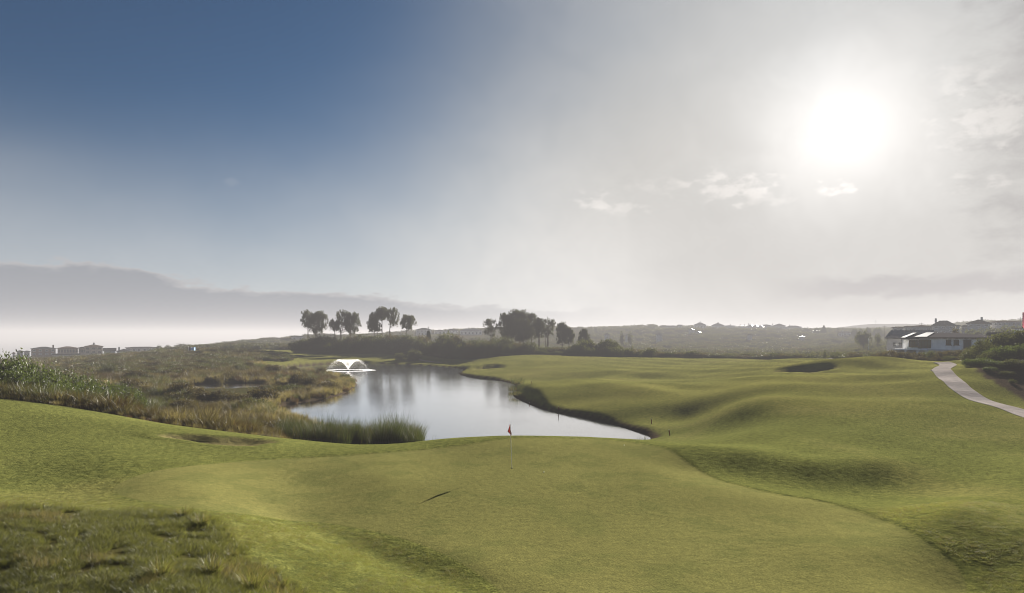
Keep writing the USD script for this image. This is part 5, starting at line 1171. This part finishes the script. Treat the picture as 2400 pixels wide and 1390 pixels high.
# trees on the right skyline
def round_tree(label, px, base, top, w, D, seed, look_, trunk=0.3, name='round_tree', cone=False, leaf=0.9, n=1500):
    s = D / 1600; X = (px - 1200) * s; zg = hz(X, D); H = EYE - (top - 783) * s - zg; W = w * s / 2
    t = thing(name, label, 'tree', (X, D, zg), 0.01, (1, 1, 1))
    if cone:
        rs = np.random.default_rng(seed); z = H * (trunk + (1 - trunk) * rs.uniform(0, 1, n) ** 1.3); layer = 0.75 + 0.25 * np.sin(z / H * 40)
        rad = W * (1.03 - (z / H)) * layer / (1 - trunk) * np.sqrt(rs.uniform(0.1, 1, n)); a = rs.uniform(0, 6.28, n)
        obj('crown', cards(np.stack([rad * np.cos(a), rad * np.sin(a), z], -1), leaf, rs, 0.4), look_, t)
    else:
        lf, _ = shrub_mesh(seed, W, H * (1 - trunk), n, leaf, n_lobes=9); obj('crown', (lf[0] + [0, 0, H * trunk], lf[1]), look_, t)
    obj('trunk', tube([(0, 0, -0.4), (0.05, 0, H * 0.4), (0, 0, H * 0.75)], [0.04 * H, 0.03 * H, 0.012 * H], 7), bark_look, t)
round_tree('round crowned tree on a short trunk left of the white villa', 2024, 806, 775, 29, 330, 61, olive_leaf, 0.22)
round_tree('small sparse tree right of the round crowned tree', 2057, 803, 780, 19, 330, 62, olive_leaf, 0.35, leaf=0.7, n=420)
round_tree('spiky cone shaped tree on the hill skyline', 1931, 785, 764, 24, 690, 63, dark_leaf, 0.1, 'cone_tree', True, 1.6)
round_tree('ragged tree left of the spiky tree on the hill skyline', 1914, 785, 768, 15, 700, 64, dark_leaf, 0.15, leaf=1.3, n=600)
for px, top, w, lab in [(2003, 769, 15, 'left small domed tree on the right skyline'), (2018, 770, 12, 'middle small domed tree on the right skyline'), (2036, 769, 18, 'domed tree left of the widest on the right skyline'), (2056, 767, 26, 'widest domed tree on the right skyline')]:
    round_tree(lab, px, 790, top, w, 600, 70 + px, dark_leaf, 0.1, 'domed_tree', leaf=1.3, n=900)
round_tree('bushy tree poking up behind the roof ridge of the white villa', 2240, 785, 767, 19, 215, 81, brown_leaf, 0.1, 'bushy_tree', leaf=0.5)
round_tree('small round tree in the haze of the slope', 1457, 785, 776, 10, 470, 82, dark_leaf, 0.1, 'hazy_tree', leaf=1.0, n=500)
round_tree('wider tree in the haze right of the small round one', 1478, 787, 777, 16, 480, 83, dark_leaf, 0.1, 'hazy_tree', leaf=1.0, n=500)
for i, px in enumerate([2275, 2300, 2326, 2352, 2378, 2400]):
    round_tree(['first', 'second', 'third', 'fourth', 'fifth', 'last'][i] + ' hazy garden bush from the left below the right skyline houses', px, 786, [772, 771, 768, 765, 762, 764][i], 34, 285, 90 + i, olive_leaf, 0.05, 'garden_bush', leaf=0.7, n=900)
# tufts in the near rough
rs = np.random.default_rng(21)
for px, py, w, h, lab in [(495, 1352, 0.36, 0.42, 'spiky pale grass tuft with sunlit tips in the near rough'), (590, 1388, 0.44, 0.44, 'widest dark grass tuft at the lower edge of the picture'), (372, 1355, 0.34, 0.34, 'dark bushy tuft left of the spiky pale one'), (655, 1385, 0.3, 0.3, 'pale tuft at the right end of the near rough'), (470, 1235, 0.42, 0.36, 'dark tuft on the upper right corner of the rough'), (430, 1216, 0.38, 0.32, 'dark tuft at the top edge of the rough'), (545, 1312, 0.24, 0.24, 'small dark tuft on the right edge of the rough')]:
    p = ground_at_pixel(px, py)
    t = thing('grass_tuft', lab, 'grass tuft', (p[0], p[1], hz(*p)), float(rs.uniform(0, 360)), (1, 1, 1))
    obj('blades', blades(230, h * 1.25, w * 0.5, 0.75, 0.016, rs, 4), blade_green, t)
    obj('dry_blades', blades(50, h * 1.4, w * 0.4, 0.7, 0.018, rs, 4), blade_dry, t)
# rushes and rubble at the corner of the right shore, small sprigs at the pond tip
for px, D, h, w, n, lab in [(1213, 134, 1.5, 1.3, 160, 'dark rushes at the inner corner of the right shore'), (1207, 118, 1.4, 1.2, 160, 'rushes with pale dead leaves at the corner of the right shore'), (1214, 108, 1.0, 1.5, 150, 'low rushes at the point of the right shore'), (1505, 63.5, 0.75, 0.5, 40, 'small sprig of reeds at the near tip of the pond'), (1448, 61.5, 0.5, 0.3, 16, 'tiny sprig left of the sprig at the near tip of the pond'), (1008, 61, 1.0, 0.8, 16, 'few bent reed stalks right of the reed bed')]:
    X = (px - 1200) / 1600 * D
    t = thing('rushes', lab, 'rushes', (X, D, max(hz(X, D), -0.1)), 0.01, (1, 1, 1))
    obj('stems', blades(n, h, w, 0.4, 0.04, rs, 4), blade_reed, t)
    if n > 100: obj('dead_leaves', blades(n // 4, h * 0.7, w, 0.8, 0.06, rs, 3), blade_dry, t)
HAZE = 0.00046
m = trimesh.creation.box((128000, 96000, 104)); m.apply_translation((0, 43000, -60 + 52))
haze_look = mat('haze_look', {'v': ('principled_volume', {'color': (0.335, 0.335, 0.36), 'density': HAZE, "anisotropy": 0.12})}, [], surface=None, volume='v.volume')
tag(obj('haze', m, haze_look), 'pale sunlit haze over the far hills and the sea', 'haze', kind='stuff')
